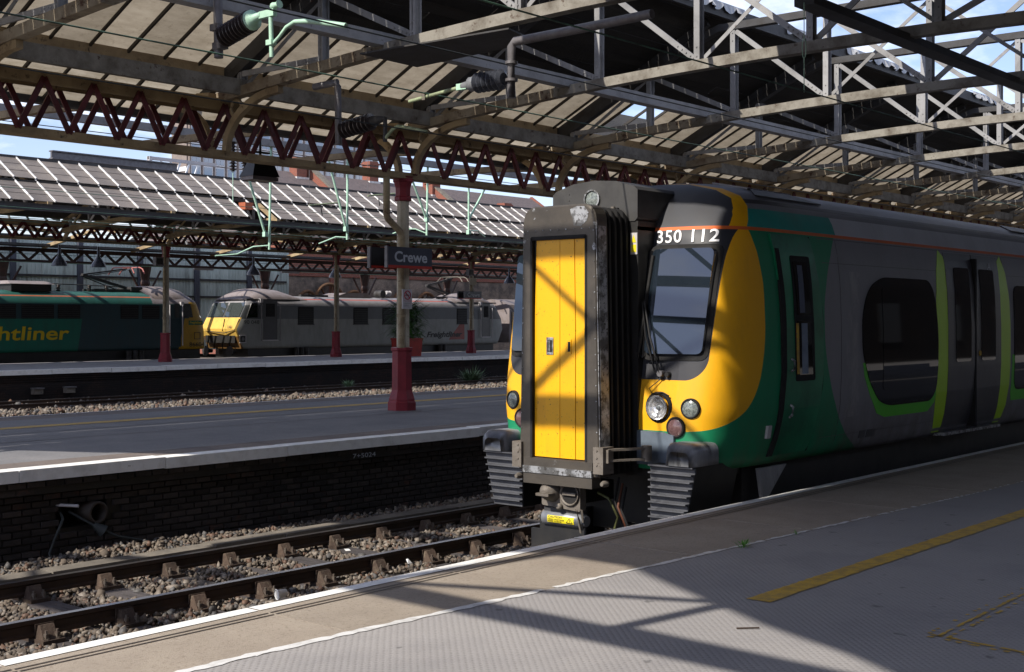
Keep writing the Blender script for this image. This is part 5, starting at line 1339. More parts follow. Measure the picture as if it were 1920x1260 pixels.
for xs, sg, nm in ((37.1, 1, 'cab_roof'), (53.95, -1, 'cab_roof')):
    dom = MB(); pr = [(LY + 1.24 * math.cos(a), 3.36 + .56 * math.sin(a)) for a in [math.pi * q / 12 for q in range(13)]]
    S_ = ((0, .93, .05), (.25, .97, .5), (.7, 1.0, .92), (1.5, 1.0, 1.0), (2.3, 1.0, .9), (3.1, .97, .45), (3.6, .95, .2))
    vv = [(xs + sg * a, LY + (y - LY) * b, 3.36 + (z - 3.36) * c) for a, b, c in S_ for y, z in pr]; m_ = len(pr)
    dom.add(vv, [(i * m_ + k, i * m_ + k + 1, i * m_ + m_ + k + 1, i * m_ + m_ + k) for i in range(len(S_) - 1) for k in range(m_ - 1)] + [tuple(range(m_))], M['cab_roof'], True)
    dom.build(nm, None, l90)
    mb = MB(); mb.box(min(xs - sg * .1, xs + sg * 3), max(xs - sg * .1, xs + sg * 3), 46.98, 47.06, 3.34, 3.40, M['dark_steel']); mb.build('roof_gutter', None, l90)
# windscreen panes on the raked front (normal faces -x)
def nx90(z): return 36.45 + lerp_tab([(1.95, .02), (2.05, 0), (2.5, .25), (3.3, .68), (3.58, 1.0)], z)
for ya, yb in ((47.18, 48.25), (48.40, 49.45)):
    mb = MB(); mb.add([(nx90(2.6) - .03, ya, 2.6), (nx90(2.6) - .03, yb, 2.6), (nx90(3.24) - .03, yb, 3.24), (nx90(3.24) - .03, ya, 3.24), (nx90(2.6) + .05, ya, 2.6), (nx90(2.6) + .05, yb, 2.6), (nx90(3.24) + .05, yb, 3.24), (nx90(3.24) + .05, ya, 3.24)], [(3, 2, 1, 0), (0, 1, 5, 4), (1, 2, 6, 5), (2, 3, 7, 6), (3, 0, 4, 7)], M['cab_glass']); mb.build('windscreen', None, l90)
mb = MB(); mb.prism([(37.0, 46.985, 2.56), (37.62, 46.985, 2.56), (37.62, 46.985, 3.22), (37.28, 46.985, 3.22)], (0, .04, 0), M['window_black']); mb.build('cab_window', None, l90)
mb = MB(); mb.tube([(nx90(2.5) - .02, 47.1, 2.5), (nx90(2.0) - .03, 47.12, 2.0), (nx90(2.0) - .03, 47.9, 1.86), (nx90(2.0) - .03, 49.2, 1.95)], .02, 5, M['dark_steel']); mb.bar((nx90(2.3) - .02, 48.0, 2.5), (nx90(2.0) - .02, 48.0, 1.95), .01, .05, (1, 0, 0), M['dark_steel']); mb.build('nose_seam', None, l90)
mb = MB(); mb.box(36.55, 36.9, 47.25, 49.4, 1.42, 1.75, M['blackmatt'])
for y in (47.5, 48.0, 48.6, 49.1): mb.tube([(36.5, y, 1.75), (36.5, y + .1, 1.4), (36.6, y + .2, 1.15)], .03, 5, M['black'])
for y in (47.45, 49.2): mb.lathe((36.75, y, 1.05), (-1, 0, 0), [(.10, 0), (.10, .3), (.24, .31), (.24, .36)], 14, M['dark_steel'])
mb.box(36.4, 36.6, 48.2, 48.45, .9, 1.15, M['cast']); mb.build('buffer_beam', None, l90)
for a, b, c in ((37.95, 38.75, 0), (52.9, 53.55, 1)):
    d = lbox('cab_door', a, b, 1.55, 3.35, M['door_grey'], l90, .012); lbox('window', a + .14, b - .14, 2.6, 3.2, M['blackmatt'], d, .022)
    for x in (a - .16, b + .12):
        mb = MB(); mb.tube([(x, 46.92, 1.5), (x, 46.92, 3.1)], .028, 6, M['sign_white'] if c else M['galv']); mb.build('handrail', None, l90)
    mb = MB(); mb.box(a - .05, b + .05, 46.95, 47.02, 1.50, 1.55, M['sign_white']); mb.build('door_step', None, l90)
    lbox('cab_lamp', a - .2, a - .05, 3.24, 3.42, M['sign_white'], l90, .06)
for a, b in ((40.0, 40.95), (43.5, 44.45), (45.45, 46.3), (46.5, 47.0), (47.4, 47.9), (50.9, 51.7)):
    w = lbox('window', a, b, 2.26, 3.06, M['blackmatt'], l90, .012)
    mb = MB(); mb.box(a - .02, b + .02, 46.96, 46.99, 2.22, 2.27, M['dark_steel'])
    for q in range(8): mb.box(a + .03, b - .03, 46.972, 46.986, 2.31 + .09 * q, 2.35 + .09 * q, M['black'])
    mb.build('grille', None, w)
lbox('lamp_recess', 36.65, 36.95, 1.45, 1.75, M['black'], l90, .008)
mb = MB()
for a, b, c, d in ((36.62, 36.98, 1.42, 1.46), (36.62, 36.98, 1.74, 1.78), (36.94, 36.98, 1.42, 1.78)): mb.box(a, b, 46.98, 47.0, c, d, M['sign_white'])
mb.lathe((36.8, 46.99, 1.6), (0, -1, 0), [(.08, 0), (.08, .01)], 10, M['galv']); mb.build('socket_frame', None, l90)
lettering('locomotive_number', '90 048', M['black'], l90, .86, .17, lambda u, v: (36.86 + u, 46.988, 2.27 + v))
lettering('nose_number', '048', M['dark_steel'], l90, .3, .13, lambda u, v: (nx90(2.08) - .03, 47.55 - u + .1, 2.08 + v))
lettering('operator_name', 'Freightliner', M['black'], l90, 2.72, .38, lambda u, v: (48.6 + u, 46.986, 1.47 + v), shear=.28, bold=.03)
mb = MB(); mb.box(37.2, 54, 47.15, 49.5, .55, 1.18, M['black'])
for x in (38.4, 41.3, 48.6, 51.8): mb.lathe((x, 47.5, .58), (0, -1, 0), [(.58, 0), (.58, .1), (.5, .12), (.45, .06), (.12, .08)], 18, M['dark_steel'])
for x0 in (37.4, 47.8): mb.box(x0, x0 + 4.8, 47.02, 47.2, .6, .8, M['dark_steel'])
mb.build('bogie', None, l90)
springs(l90, (39.9, 40.2, 40.5, 49.6, 49.9), 46.98)
mb = MB(); mb.prism([(42.8, LY - .7, 3.56), (45.4, LY - .7, 3.56), (45.0, LY - .7, 3.78), (43.6, LY - .7, 3.78)], (0, 1.4, 0), M['cab_roof']); mb.box(40.9, 42.6, LY - .5, LY - .3, 3.56, 3.66, M['dark_steel']); mb.build('roof_box', None, l90)
mb = MB(); mb.lathe((46.3, LY, 3.76), (0, -1, 0), [(.2, 0), (.2, .5)], 12, M['dark_steel']); mb.lathe((46.75, LY - .2, 3.8), (1, 0, 0), [(.12, 0), (.15, .1), (.12, .2), (.15, .3)], 10, M['sign_white']); mb.build('circuit_breaker', None, l90)
panto(l90, 52.3, 49.95, 52.0, 3.58, 4.28, 4.72, False)
car = thing('coach', 'pale grey coach end just behind the silver grey locomotive, mostly hidden by the train', 'coach', (55.2, LY, 0))
mb = MB(); pr = [(LY + 1.33, 1.2), (LY + 1.33, 3.0), (LY + 1.2, 3.3), (LY + .6, 3.55), (LY, 3.62), (LY - .6, 3.55), (LY - 1.2, 3.3), (LY - 1.33, 3.0), (LY - 1.33, 1.2)]
mb.prism([(55.2, y, z) for y, z in pr], (6, 0, 0), M['cab_roof']); mb.build('body', None, car)
mb = MB(); mb.box(55.4, 61, 46.97, 47.02, 1.9, 2.9, M['window_black']); mb.build('window_strip', None, car)

# ------------------------------------------------------------------ walls behind the locomotives
M['clad'] = mat('grey_green_cladding', (.50, .57, .54), (.40, .47, .44), 1.2, .4, .7, .6, c3=(.28, .32, .30), s3=2.2, stretch=(1, 1, .2), var=.13)
cw = thing('cladding_wall', 'grey green metal cladding wall behind the teal locomotive', 'wall', (26, 54, 0))
mb = MB(); mb.box(0, .78, 0, .03, 1.0, 6.2, M['clad'])
for q in range(4): mb.box(.06 + .19 * q, .13 + .19 * q, -.03, 0, 1.0, 6.2, M['clad'])
sm_ = mb.mesh('cladding_sheet'); x = 24.0
while x < 45.0: inst('cladding_sheet', sm_, (x, 54 + random.uniform(-.012, .012), random.uniform(-.03, .03)), cw); x += .79
M['post_blue'] = mat('slate_blue_post', (.06, .065, .085), None)
for x in (26.4, 29.62, 32.9, 36.1, 39.35, 42.6):
    mb = MB(); mb.box(x - .12, x + .12, 53.8, 53.97, .4, 6.2, M['post_blue']); mb.build('post', None, cw)
for z in (4.45, 3.6): mb = MB(); mb.box(24, 45.1, 53.9, 53.99, z - .04, z + .05, M['dark_steel']); mb.build('rail', None, cw)
bw = thing('brick_wall', 'grimy pale brick wall with stains behind the silver grey locomotive', 'brick wall', (58, 56, 0))
mb = MB(); mb.box(45.2, 90, 56, 56.4, .2, 4.9, M['brick_wall']); mb.build('brickwork', None, bw)
mb = MB(); mb.box(45.2, 90, 55.93, 56.4, 4.9, 5.3, M['brick_red']); mb.box(45.2, 90, 55.85, 56.45, 5.3, 5.4, M['concrete']); mb.build('cornice', None, bw)
for x in (45.4, 50.2, 56.0): mb = MB(); mb.box(x - .25, x + .25, 55.85, 56.0, .3, 4.9, M['brick_red']); mb.build('pilaster', None, bw)
M['rust_wheel'] = mat('rusty_cast_wheel', (.13, .065, .03), (.07, .038, .02), 3, rough=.85, bump=.3)
def wheel(x, r, zc, label):
    t = thing('cast_wheel', label, 'wheel', (x, 55.7, zc), 'rusty wheels leaning on the brick wall')
    mb = MB(); mb.tube([(x + r * math.cos(a), 55.7, zc + r * math.sin(a)) for a in [2 * math.pi * q / 28 for q in range(28)]], .10, 8, M['rust_wheel'], True); mb.build('rim', None, t)
    me = MB(); me.bar((.12, 0, 0), (r - .05, 0, 0), .05, .11, (0, 1, 0), M['rust_wheel']); sm2 = me.mesh('spoke')
    for q in range(8): inst('spoke', sm2, (x, 55.7, zc), t, (0, q * math.pi / 4 + .2, 0))
    mb = MB(); mb.lathe((x, 55.76, zc), (0, -1, 0), [(.16, 0), (.16, .14), (.07, .16)], 12, M['rust_wheel']); mb.build('hub', None, t)
wheel(48.1, .75, 3.3, 'small rusty spoked wheel, leftmost against the brick wall'); wheel(49.7, 1.12, 3.35, 'largest rusty spoked wheel against the brick wall, partly behind a column')
wheel(51.6, .8, 3.3, 'rusty spoked wheel just right of the largest one'); wheel(55.6, .85, 3.35, 'rusty spoked wheel right of the Crewe sign column'); wheel(57.6, .8, 3.3, 'rusty spoked wheel behind the right pantograph'); wheel(59.3, .7, 3.3, 'rightmost rusty spoked wheel by the small Crewe sign')

# ------------------------------------------------------------------ buildings behind
def zsl(y): return 13.85 - (79 - y) * .62
br = thing('brick_building', 'long red brick building with a dark slate roof and chimneys behind the glazed roof', 'building', (76, 76, 0))
M['slate'] = mat('weathered_slates', (.125, .10, .098), (.085, .07, .072), 3, .4, .7, .8, c3=(.055, .05, .05), s3=18, lo3=.52, hi3=.66, bump=.5, bscale=22)
mb = MB(); mb.box(58, 96, 70, 88, 0, zsl(70) - .1, M['brick_red']); mb.build('wall', None, br)
mb = MB(); mb.prism([(57.5, 69.6, zsl(69.6)), (96, 69.6, zsl(69.6)), (96, 79, zsl(79)), (64, 79, zsl(79))], (0, 0, .15), M['slate']); mb.prism([(64, 79, zsl(79)), (96, 79, zsl(79)), (96, 88, zsl(70)), (57.5, 88, zsl(70))], (0, 0, .15), M['slate']); mb.prism([(57.5, 69.6, zsl(69.6) + .01), (64, 79, zsl(79) + .01), (57.5, 88, zsl(70) + .01)], (0, 0, .13), M['slate']); rf_ = mb.build('roof', None, br)
for x in (67.8, 81.2):
    mb = MB(); mb.prism([(x, 69.4, zsl(69.4) + .1), (x, 79, zsl(79) + .95), (x, 79, zsl(79) - .5), (x, 69.4, zsl(69.4) - .6)], (.5, 0, 0), M['brick_red']); pp = mb.build('parapet', None, br)
    mb = MB(); mb.bar((x + .25, 69.3, zsl(69.3) + .17), (x + .25, 79, zsl(79) + 1.02), .62, .12, (0, 0, 1), M['concrete']); mb.build('parapet_cap', None, pp)
for x, y, h in ((66.9, 78.6, 1.5), (81.4, 78.0, 1.2), (87.4, 75, 1.35), (75.2, 79.2, 1.6)):
    mb = MB(); mb.box(x - .5, x + .5, y - .45, y + .45, zsl(y) - .8, zsl(y) + h, M['brick_red']); mb.box(x - .58, x + .58, y - .53, y + .53, zsl(y) + h - .3, zsl(y) + h - .12, M['brick_red'])
    mb.box(x - .62, x + .62, y - .57, y + .57, zsl(y) - .25, zsl(y) - .05, M['white_scuffed']); mb.build('chimney', None, rf_)
mb = MB(); mb.prism([(95.9, 70, zsl(70)), (95.9, 79, zsl(79) + .3), (95.9, 88, zsl(70))], (.3, 0, 0), M['brick_red']); mb.build('gable', None, br)
M['office'] = mat('office_concrete', (.23, .19, .17), (.19, .155, .14), 2, var=.05); M['frame_white'] = mat('white_window_frame', (.70, .72, .74), None)
M['pane_blue'] = glass('blue_office_pane', (.05, .10, .20), .22, .03)
of = thing('office_block', 'pale office block with white framed blue windows behind the roofs', 'building', (80, 104, 0))
mb = MB(); mb.prism([(71.9, 100, 0), (96, 100, 0), (96, 112, 0), (82, 112, 0), (71.9, 102.3, 0)], (0, 0, 21), M['office']); mb.box(71.84, 71.9, 100.0, 102.2, 16.1, 16.5, M['frame_white']); mb.build('wall', None, of)
fm = MB(); fm.box(-.58, .58, -.14, .05, 0, 1.95, M['frame_white']); fme = fm.mesh('window')
pm = MB(); pm.box(-.42, -.02, -.17, -.139, .12, .92, M['pane_blue']); pm.box(.04, .44, -.17, -.139, .12, .92, M['pane_blue']); pm.box(-.42, .44, -.17, -.139, 1.02, 1.84, M['pane_blue']); pme = pm.mesh('pane')
for r in range(4):
    for k in range(17):
        w = inst('window', fme, (72.8 + 1.36 * k, 100, 12.7 + 2.05 * r), of); inst('pane', pme, (72.8 + 1.36 * k, 100, 12.7 + 2.05 * r), w)
for k in range(18): mb = MB(); mb.box(72.05 + 1.36 * k, 72.2 + 1.36 * k, 99.75, 100, 12, 21, M['office']); mb.build('fin', None, of)
lf = thing('steel_lattice', 'pale steel lattice frame above the left end of the office block', 'steel frame', (34, 50, 8)); 
for k in range(5): 
    mb = MB(); mb.bar((34.1 + .5 * k, 50, 8.4), (34.6 + .5 * k, 50, 9.6), .06, .09, (0, 1, 0), M['frame_white']); mb.build('brace', None, lf)
mb = MB(); mb.box(33.9, 37.6, 49.95, 50.05, 8.35, 8.5, M['sign_white']); mb.box(33.9, 37.6, 49.95, 50.05, 9.6, 9.75, M['sign_white']); mb.box(33.9, 34.05, 49.9, 50.1, 6.5, 9.75, M['sign_white']); mb.build('boom', None, lf)
mb = MB(); mb.box(23.9, 29.0, 40.92, 41.0, 8.0, 8.24, M['galv']); mb.box(23.9, 29.0, 40.85, 41.1, 8.22, 8.26, M['galv']); mb.box(23.9, 29.0, 40.85, 41.1, 7.97, 8.01, M['galv']); mb.box(25, 25.2, 40.9, 41.0, 6.6, 7.98, M['galv']); mb.box(28.2, 28.4, 40.9, 41.0, 6.6, 7.98, M['galv']); tag(mb.build('steel_joist', org=(24, 41, 7.7)), 'long grey steel joist lying along the top of the glazed roof', 'joist')

# ------------------------------------------------------------------ signs
def crewe(label, x0, x1, y, z0, z1, back):
    t = thing('station_sign', label, 'sign', (x0, y, z0)); w = x1 - x0
    mb = MB(); mb.box(x0 + .02, x1, y, y + .05, z0 + .045, z1, M['sign_blue']); mb.build('board', None, t)
    mb = MB(); mb.box(x0, x0 + .03, y - .008, y + .055, z0, z1 + .01, M['galv']); mb.build('edge_strip', None, t)
    mb = MB(); mb.box(x0 + .02, x1, y - .004, y + .052, z0, z0 + .045, M['sign_red']); mb.build('red_strip', None, t)
    mb = MB(); mb.box(x0 - back, x1 - back, y + .38, y + .43, z0, z1, M['black']); mb.box(x0 - back - .03, x0 - back, y + .37, y + .44, z0, z1, M['galv']); mb.box(x0 - back, x1 - back, y + .376, y + .434, z0, z0 + .045, M['sign_red']); mb.build('rear_board', None, t)
    h = z1 - z0
    lettering('station_name', 'Crewe', M['sign_text'], t, w * .72, h * .52, lambda u, v: (x0 + w * .165 + u, y - .006, z0 + h * .28 + v), bold=.025)
crewe('large dark blue Crewe sign on the column of the middle platform', 15.98, 17.12, 16.42, 3.37, 3.74, .02)
crewe('small dark blue Crewe sign on the rightmost column of the far platform', 46.7, 47.95, 42.62, 3.48, 3.85, .02)
ns = thing('no_smoking_sign', 'white no smoking sign on the cream column under the Crewe sign', 'sign', (16.6, 16.56, 2.67))
mb = MB(); mb.box(16.5, 16.74, 16.55, 16.57, 2.65, 3.0, M['sign_white']); mb.build('board', None, ns)
mb = MB(); mb.tube([(16.62 + .075 * math.cos(a), 16.545, 2.895 + .075 * math.sin(a)) for a in [2 * math.pi * q / 20 for q in range(20)]], .009, 5, M['prohibit'], True); mb.bar((16.567, 16.543, 2.948), (16.673, 16.543, 2.842), .006, .016, (0, 1, 0), M['prohibit'])
mb.box(16.57, 16.665, 16.546, 16.55, 2.888, 2.902, M['black']); mb.build('symbol', None, ns)
lettering('sign_text', 'No smoking', M['prohibit'], ns, .18, .03, lambda u, v: (16.53 + u, 16.547, 2.775 + v)); 
for q, tx in enumerate(('It is against the law', 'to smoke on', 'these premises')): lettering('sign_text', tx, M['dark_steel'], ns, (.18, .12, .14)[q], .018, lambda u, v, q=q: (16.53 + u, 16.547, 2.735 - .03 * q + v))
mb = MB(); mb.box(47.25, 47.72, 42.75, 42.78, 4.15, 4.5, M['cream_paint']); tag(mb.build('notice', org=(47.5, 42.76, 4.15)), 'small cream notice above the small Crewe sign', 'sign')

# ------------------------------------------------------------------ overhead line equipment
def insulator(mb, p0, p1, n, r0, r1, m):
    p0, p1 = Vector(p0), Vector(p1); d = p1 - p0; L = d.length
    prof = []
    for q in range(n):
        a = L * q / n; prof += [(r0, a), (r1, a + L / n * .42), (r1 * .97, a + L / n * .55), (r0, a + L / n * .66)]
    mb.lathe(p0, d, prof + [(r0, L)], 20, m, False)
ia = thing('overhead_insulator', 'brown ribbed insulator with mint green arm at the top left, on a hanging grey tube', 'insulator', (9.7, 12.85, 6.4))
mb = MB(); mb.tube([(9.7, 12.87, 6.5), (9.7, 12.85, 5.60)], .055, 12, M['galv']); mb.box(9.62, 9.78, 12.76, 12.92, 5.92, 6.0, M['galv']); mb.box(9.64, 9.76, 12.74, 12.9, 5.70, 5.78, M['galv']); mb.build('hanging_tube', None, ia)
mb = MB(); insulator(mb, (9.7, 12.76, 5.84), (9.7, 12.22, 5.96), 9, .075, .135, M['porcelain']); mb.build('insulator', None, ia)
mb = MB(); mb.lathe((9.7, 12.24, 5.955), (0, -1, .2), [(.12, 0), (.12, .05), (.06, .07), (.04, .2)], 14, M['green_pipe']); mb.box(9.67, 9.73, 11.8, 12.06, 5.95, 6.03, M['green_pipe']); mb.lathe((9.7, 11.86, 6.06), (0, -1, .1), [(.03, 0), (.045, .03), (.03, .1), (.05, .14)], 10, M['green_pipe']); mb.tube([(9.7, 11.88, 6.02), (9.7, 11.86, 5.48)], .026, 8, M['green_pipe']); mb.box(9.66, 9.74, 11.82, 11.92, 5.62, 5.68, M['green_pipe']); mb.build('end_clamp', None, ia)
mb = MB(); mb.tube([(9.7, 11.84, 5.63), (9.7, 11.72, 5.70), (9.7, 11.6, 5.79), (9.7, 11.45, 5.83), (9.7, 11.2, 5.80), (9.7, 10.6, 5.66)], [.02, .02, .022, .026, .03, .03], 8, M['green_pipe']); mb.build('arm', None, ia)
ib = thing('overhead_insulator', 'slate blue ribbed insulator with yellow green rod on an angled grey pipe near the middle', 'insulator', (10.9, 9.26, 5.5))
mb = MB(); mb.tube([(10.9, 7.4, 5.52), (10.9, 8.4, 5.50), (10.9, 9.2, 5.49), (10.9, 9.25, 5.44), (10.9, 9.25, 4.88)], .05, 12, M['galv']); mb.lathe((10.9, 9.25, 5.06), (0, 0, 1), [(.07, 0), (.07, .03)], 12, M['galv']); mb.lathe((10.9, 9.25, 5.25), (0, 0, 1), [(.07, 0), (.07, .03)], 12, M['galv']); mb.build('pipe', None, ib)
mb = MB(); insulator(mb, (10.9, 9.36, 5.10), (10.9, 9.78, 5.10), 6, .07, .115, M['porcelain_blue']); mb.build('insulator', None, ib)
mb = MB(); mb.lathe((10.9, 9.78, 5.10), (0, 1, -.05), [(.08, 0), (.085, .07), (.05, .1), (.04, .2)], 12, M['brushed']); mb.box(10.87, 10.93, 9.90, 10.05, 5.05, 5.12, M['green_pipe']); mb.build('end_clamp', None, ib)
mb = MB(); mb.tube([(10.9, 10.0, 5.085), (10.9, 10.82, 5.01)], .022, 8, M['green_dull']); mb.box(10.88, 10.92, 10.55, 10.60, 5.0, 5.09, M['cast']); mb.build('rod', None, ib)
ic = thing('overhead_insulator', 'dark ribbed insulator with pale bent arm in front of the maroon lattice girder', 'insulator', (12.67, 14.0, 5.9))
mb = MB(); mb.tube([(12.6, 14.45, 5.83), (12.67, 14.03, 5.86), (12.67, 14.02, 5.80), (12.67, 14.0, 4.96)], .05, 10, M['galv']); mb.build('hanging_tube', None, ic)
mb = MB(); insulator(mb, (12.67, 13.93, 5.16), (12.67, 13.30, 5.23), 8, .07, .125, M['porcelain']); mb.build('insulator', None, ic)
mb = MB(); mb.lathe((12.67, 13.3, 5.23), (0, -1, .05), [(.07, 0), (.06, .1), (.03, .25)], 10, M['dark_steel']); mb.tube([(12.67, 13.05, 5.26), (12.67, 13.05, 4.92)], .03, 8, M['dark_steel']); mb.build('end_clamp', None, ic)
mb = MB(); mb.tube([(12.67, 13.04, 4.97), (12.67, 12.9, 5.08), (12.67, 12.8, 5.11), (12.67, 12.6, 5.07), (12.67, 12.25, 4.98)], .024, 8, M['green_dull']); mb.build('arm', None, ic)
def wire(label, p0, p1, r=.008, m=None, sag=0.0, cat='wire'):
    mb = MB(); p0, p1 = Vector(p0), Vector(p1); n = 14 if sag else 1
    mb.tube([p0.lerp(p1, q / n) - Vector((0, 0, sag * 4 * (q / n) * (1 - q / n))) for q in range(n + 1)], r, 5, m or M['wire'])
    return tag(mb.build('overhead_wire', org=p0), label, cat)
wire('green contact wire over the empty near track', (1, 10.55, 5.08), (90, 10.55, 5.03), .009)
wire('upper catenary wire over the empty near track', (1, 10.6, 5.66), (90, 10.6, 5.50), .010, M['wire_dark'])
wire('green contact wire over the yellow fronted train', (1, 7.35, 5.16), (90, 7.35, 5.12), .009)
wire('dark wire along the face of the maroon lattice girder', (4, 12.22, 4.97), (90, 12.6, 5.0), .008, M['wire_dark'])
dp = MB()
for y in (-.012, .012): dp.tube([(13.96, 7.35 + y, 5.13), (13.96, 7.35 + y * 1.6, 5.0), (13.96, 7.35, 4.9)], .004, 4, M['wire'])
dp = MB(); dp.tube([(14.0, 7.35 + .025 * math.cos(a), 5.66 + .12 * math.sin(a)) for a in [2 * math.pi * q / 12 for q in range(12)]], .006, 4, M['green_pipe'], True); dp.tube([(14.0, 7.35, 5.54), (14.0, 7.35, 5.14)], .006, 4, M['green_pipe']); dp.tube([(14.0, 7.35, 5.78), (14.0, 7.35, 6.2)], .006, 4, M['green_pipe'])
tag(dp.build('dropper', org=(14, 7.35, 5.1)), 'thin green looped dropper hanging over the train', 'dropper')
for k, (y, z) in enumerate(((33.8, 5.28), (33.8, 6.1), (36.4, 5.4), (36.4, 5.95), (38.5, 5.75), (40.2, 5.15), (45.0, 4.9), (48.3, 4.75), (35.2, 5.7), (37.4, 5.2))):
    wire(('pale green wire running across the far canopies, %s of ten' % ordn[k]), (10, y, z), (110, y, z), .010, M['wire'])['group'] = 'wires in front of the far canopies'
for k in range(2): wire(('upper', 'lower')[k] + ' dark wire crossing the blue sky above the glazed roof', (14, 34, (7.95, 7.75)[k]), (60, 34, (7.95, 7.75)[k]), .014, M['wire_dark'])
# mint green hanging frames in the distance
HF = [(('mint green hanging V frame nearest the left, below two ribbed insulators'), [((23.67, 6.6), (24.3, 4.93)), ((24.51, 7.6), (24.45, 4.5))], [(24.45, 4.62), (24.1, 4.58), (23.75, 4.36), (23.2, 4.30)]),
      (('mint green hanging V frame between the black lamp and the column'), [((26.75, 7.3), (27.45, 5.25)), ((27.52, 7.5), (27.5, 4.93))], [(27.5, 5.0), (27.3, 5.02), (26.87, 4.8)]),
      (('mint green hanging V frame just right of the Crewe sign column'), [((30.3, 7.1), (31.03, 5.75)), ((31.08, 7.5), (31.03, 5.24))], [(31.03, 5.3), (30.8, 5.45), (30.6, 5.45), (30.35, 5.3)]),
      (('mint green hanging frame nearest the train'), [((33.09, 7.5), (33.09, 5.44)), ((34.0, 7.1), (33.09, 5.88))], [(33.09, 5.5), (33.9, 5.55), (34.3, 5.52), (34.94, 5.42)])]
for lab, bars, arm in HF:
    t = thing('hanging_frame', lab, 'overhead line frame', (bars[1][0][0], 30, 7.5), 'mint green hanging frames')
    for a, b in bars: mb = MB(); mb.tube([(a[0], 30, a[1]), (b[0], 30, b[1])], .036, 8, M['green_pipe']); mb.build('tube', None, t)
    mb = MB(); mb.tube([(x, 30 + .3 * q, z) for q, (x, z) in enumerate(arm)], .024, 6, M['green_pipe']); mb.build('arm', None, t)
    x, z = bars[0][1]; mb = MB(); mb.box(x - .06, x + .06, 29.94, 30.06, z - .06, z + .08, M['green_pipe']); mb.build('clamp', None, t)
mb = MB(); mb.box(16, 60, 29.9, 30.1, 7.5, 7.7, M['grey_steel']); tag(mb.build('portal_beam', org=(16, 30, 7.5)), 'grey beam behind the lattice girder from which the mint green frames hang', 'beam')
for (xa, za, xb, zb_), lab in (((23.14, 7.5, 23.14, 6.66), 'ribbed dark insulator hanging upright above the black lamp'), ((23.45, 7.4, 23.6, 6.74), 'tilted ribbed dark insulator hanging beside the upright one')):
    mb = MB(); insulator(mb, (xa, 30, za), (xb, 30, zb_), 9, .05, .11, M['porcelain']); mb.tube([(xb, 30, zb_), (xb, 30, zb_ - (.9 if xa == xb else .2))], .012, 5, M['green_pipe']); tag(mb.build('insulator', org=(xa, 30, za)), lab, 'insulator')
for (x0, z0, x1, z1), lab in (((27.7, 6.12, 28.96, 6.29), 'short pale green registration arm left of the Crewe column'), ((30.27, 6.61, 31.52, 6.78), 'short pale green registration arm high beside the column capital')):
    mb = MB(); mb.tube([(x0, 32, z0), (x1, 32, z1)], .03, 6, M['green_dull']); mb.tube([(x0 + .5, 32, z0 - .05), (x0 + .55, 32, z0 - .3)], .02, 5, M['dark_steel']); mb.tube([(x0, 32, z0), (x0, 32, z0 + 1.4)], .01, 4, M['galv']); tag(mb.build('registration_arm', org=(x0, 32, z0)), lab, 'arm')
fl = thing('floodlight', 'black hooded floodlight hanging under the maroon lattice girder', 'floodlight', (19.2, 24, 5.7))
mb = MB(); a = [(18.84, 23.7, 5.74), (19.62, 23.7, 5.76), (19.62, 24.2, 5.76), (18.84, 24.2, 5.74)]; b = [(18.98, 23.8, 6.06), (19.52, 23.8, 6.1), (19.52, 24.1, 6.1), (18.98, 24.1, 6.06)]
mb.add(a + b, [(0, 1, 5, 4), (1, 2, 6, 5), (2, 3, 7, 6), (3, 0, 4, 7), (4, 5, 6, 7)], M['black']); mb.build('hood', None, fl)
mb = MB(); mb.box(18.86, 19.6, 23.72, 24.18, 5.66, 5.745, M['cab_roof']); mb.build('lens', None, fl)
mb = MB(); mb.tube([(19.25, 23.95, 6.1), (19.25, 23.95, 6.6)], .03, 6, M['black']); mb.box(19.0, 19.5, 23.9, 24.0, 6.3, 6.34, M['black']); mb.build('stem', None, fl)
for x, y, z, lab in ((27.2, 46, 4.86, 'left grey bell lamp under the canopy behind the teal locomotive'), (28.9, 46, 4.86, 'second bell lamp under the canopy above the raised pantograph'), (36.6, 46, 4.75, 'blue grey bell lamp above the coupled cab ends'), (41.4, 46, 4.75, 'bell lamp right of the second far column'), (54.0, 46, 4.75, 'bell lamp beside the small Crewe sign')):
    mb = MB(); mb.lathe((x, y, z), (0, 0, -1), [(.05, -.5), (.06, -.1), (.14, 0), (.28, .22), (.3, .32)], 14, M['porcelain_blue']); tag(mb.build('bell_lamp', org=(x, y, z)), lab, 'lamp', 'bell lamps under the far canopy')
for x, z, lab in ((29.25, 4.68, 'square floodlight clamped to the first far column'), (46.9, 4.75, 'square floodlight clamped to the rightmost far column')):
    mb = MB(); mb.box(x - .22, x + .12, 42.3, 42.5, z - .16, z + .16, M['galv']); mb.box(x - .17, x + .07, 42.27, 42.3, z - .11, z + .11, M['black']); mb.bar((x, 42.5, z), (x + .6, 42.9, z - .2), .04, .04, (0, 0, 1), M['galv']); tag(mb.build('square_floodlight', org=(x, 42.5, z)), lab, 'floodlight')
for x in (38.3, 33.6):
    mb = MB(); mb.box(x - .5, x + .5, 45.5, 45.6, 4.55, 4.63, M['sign_white']); tag(mb.build('strip_lamp', org=(x, 45.5, 4.55)), ('white strip lamp under the canopy left of the silver cab front' if x < 35 else 'white strip lamp under the canopy above the silver cab front'), 'lamp')

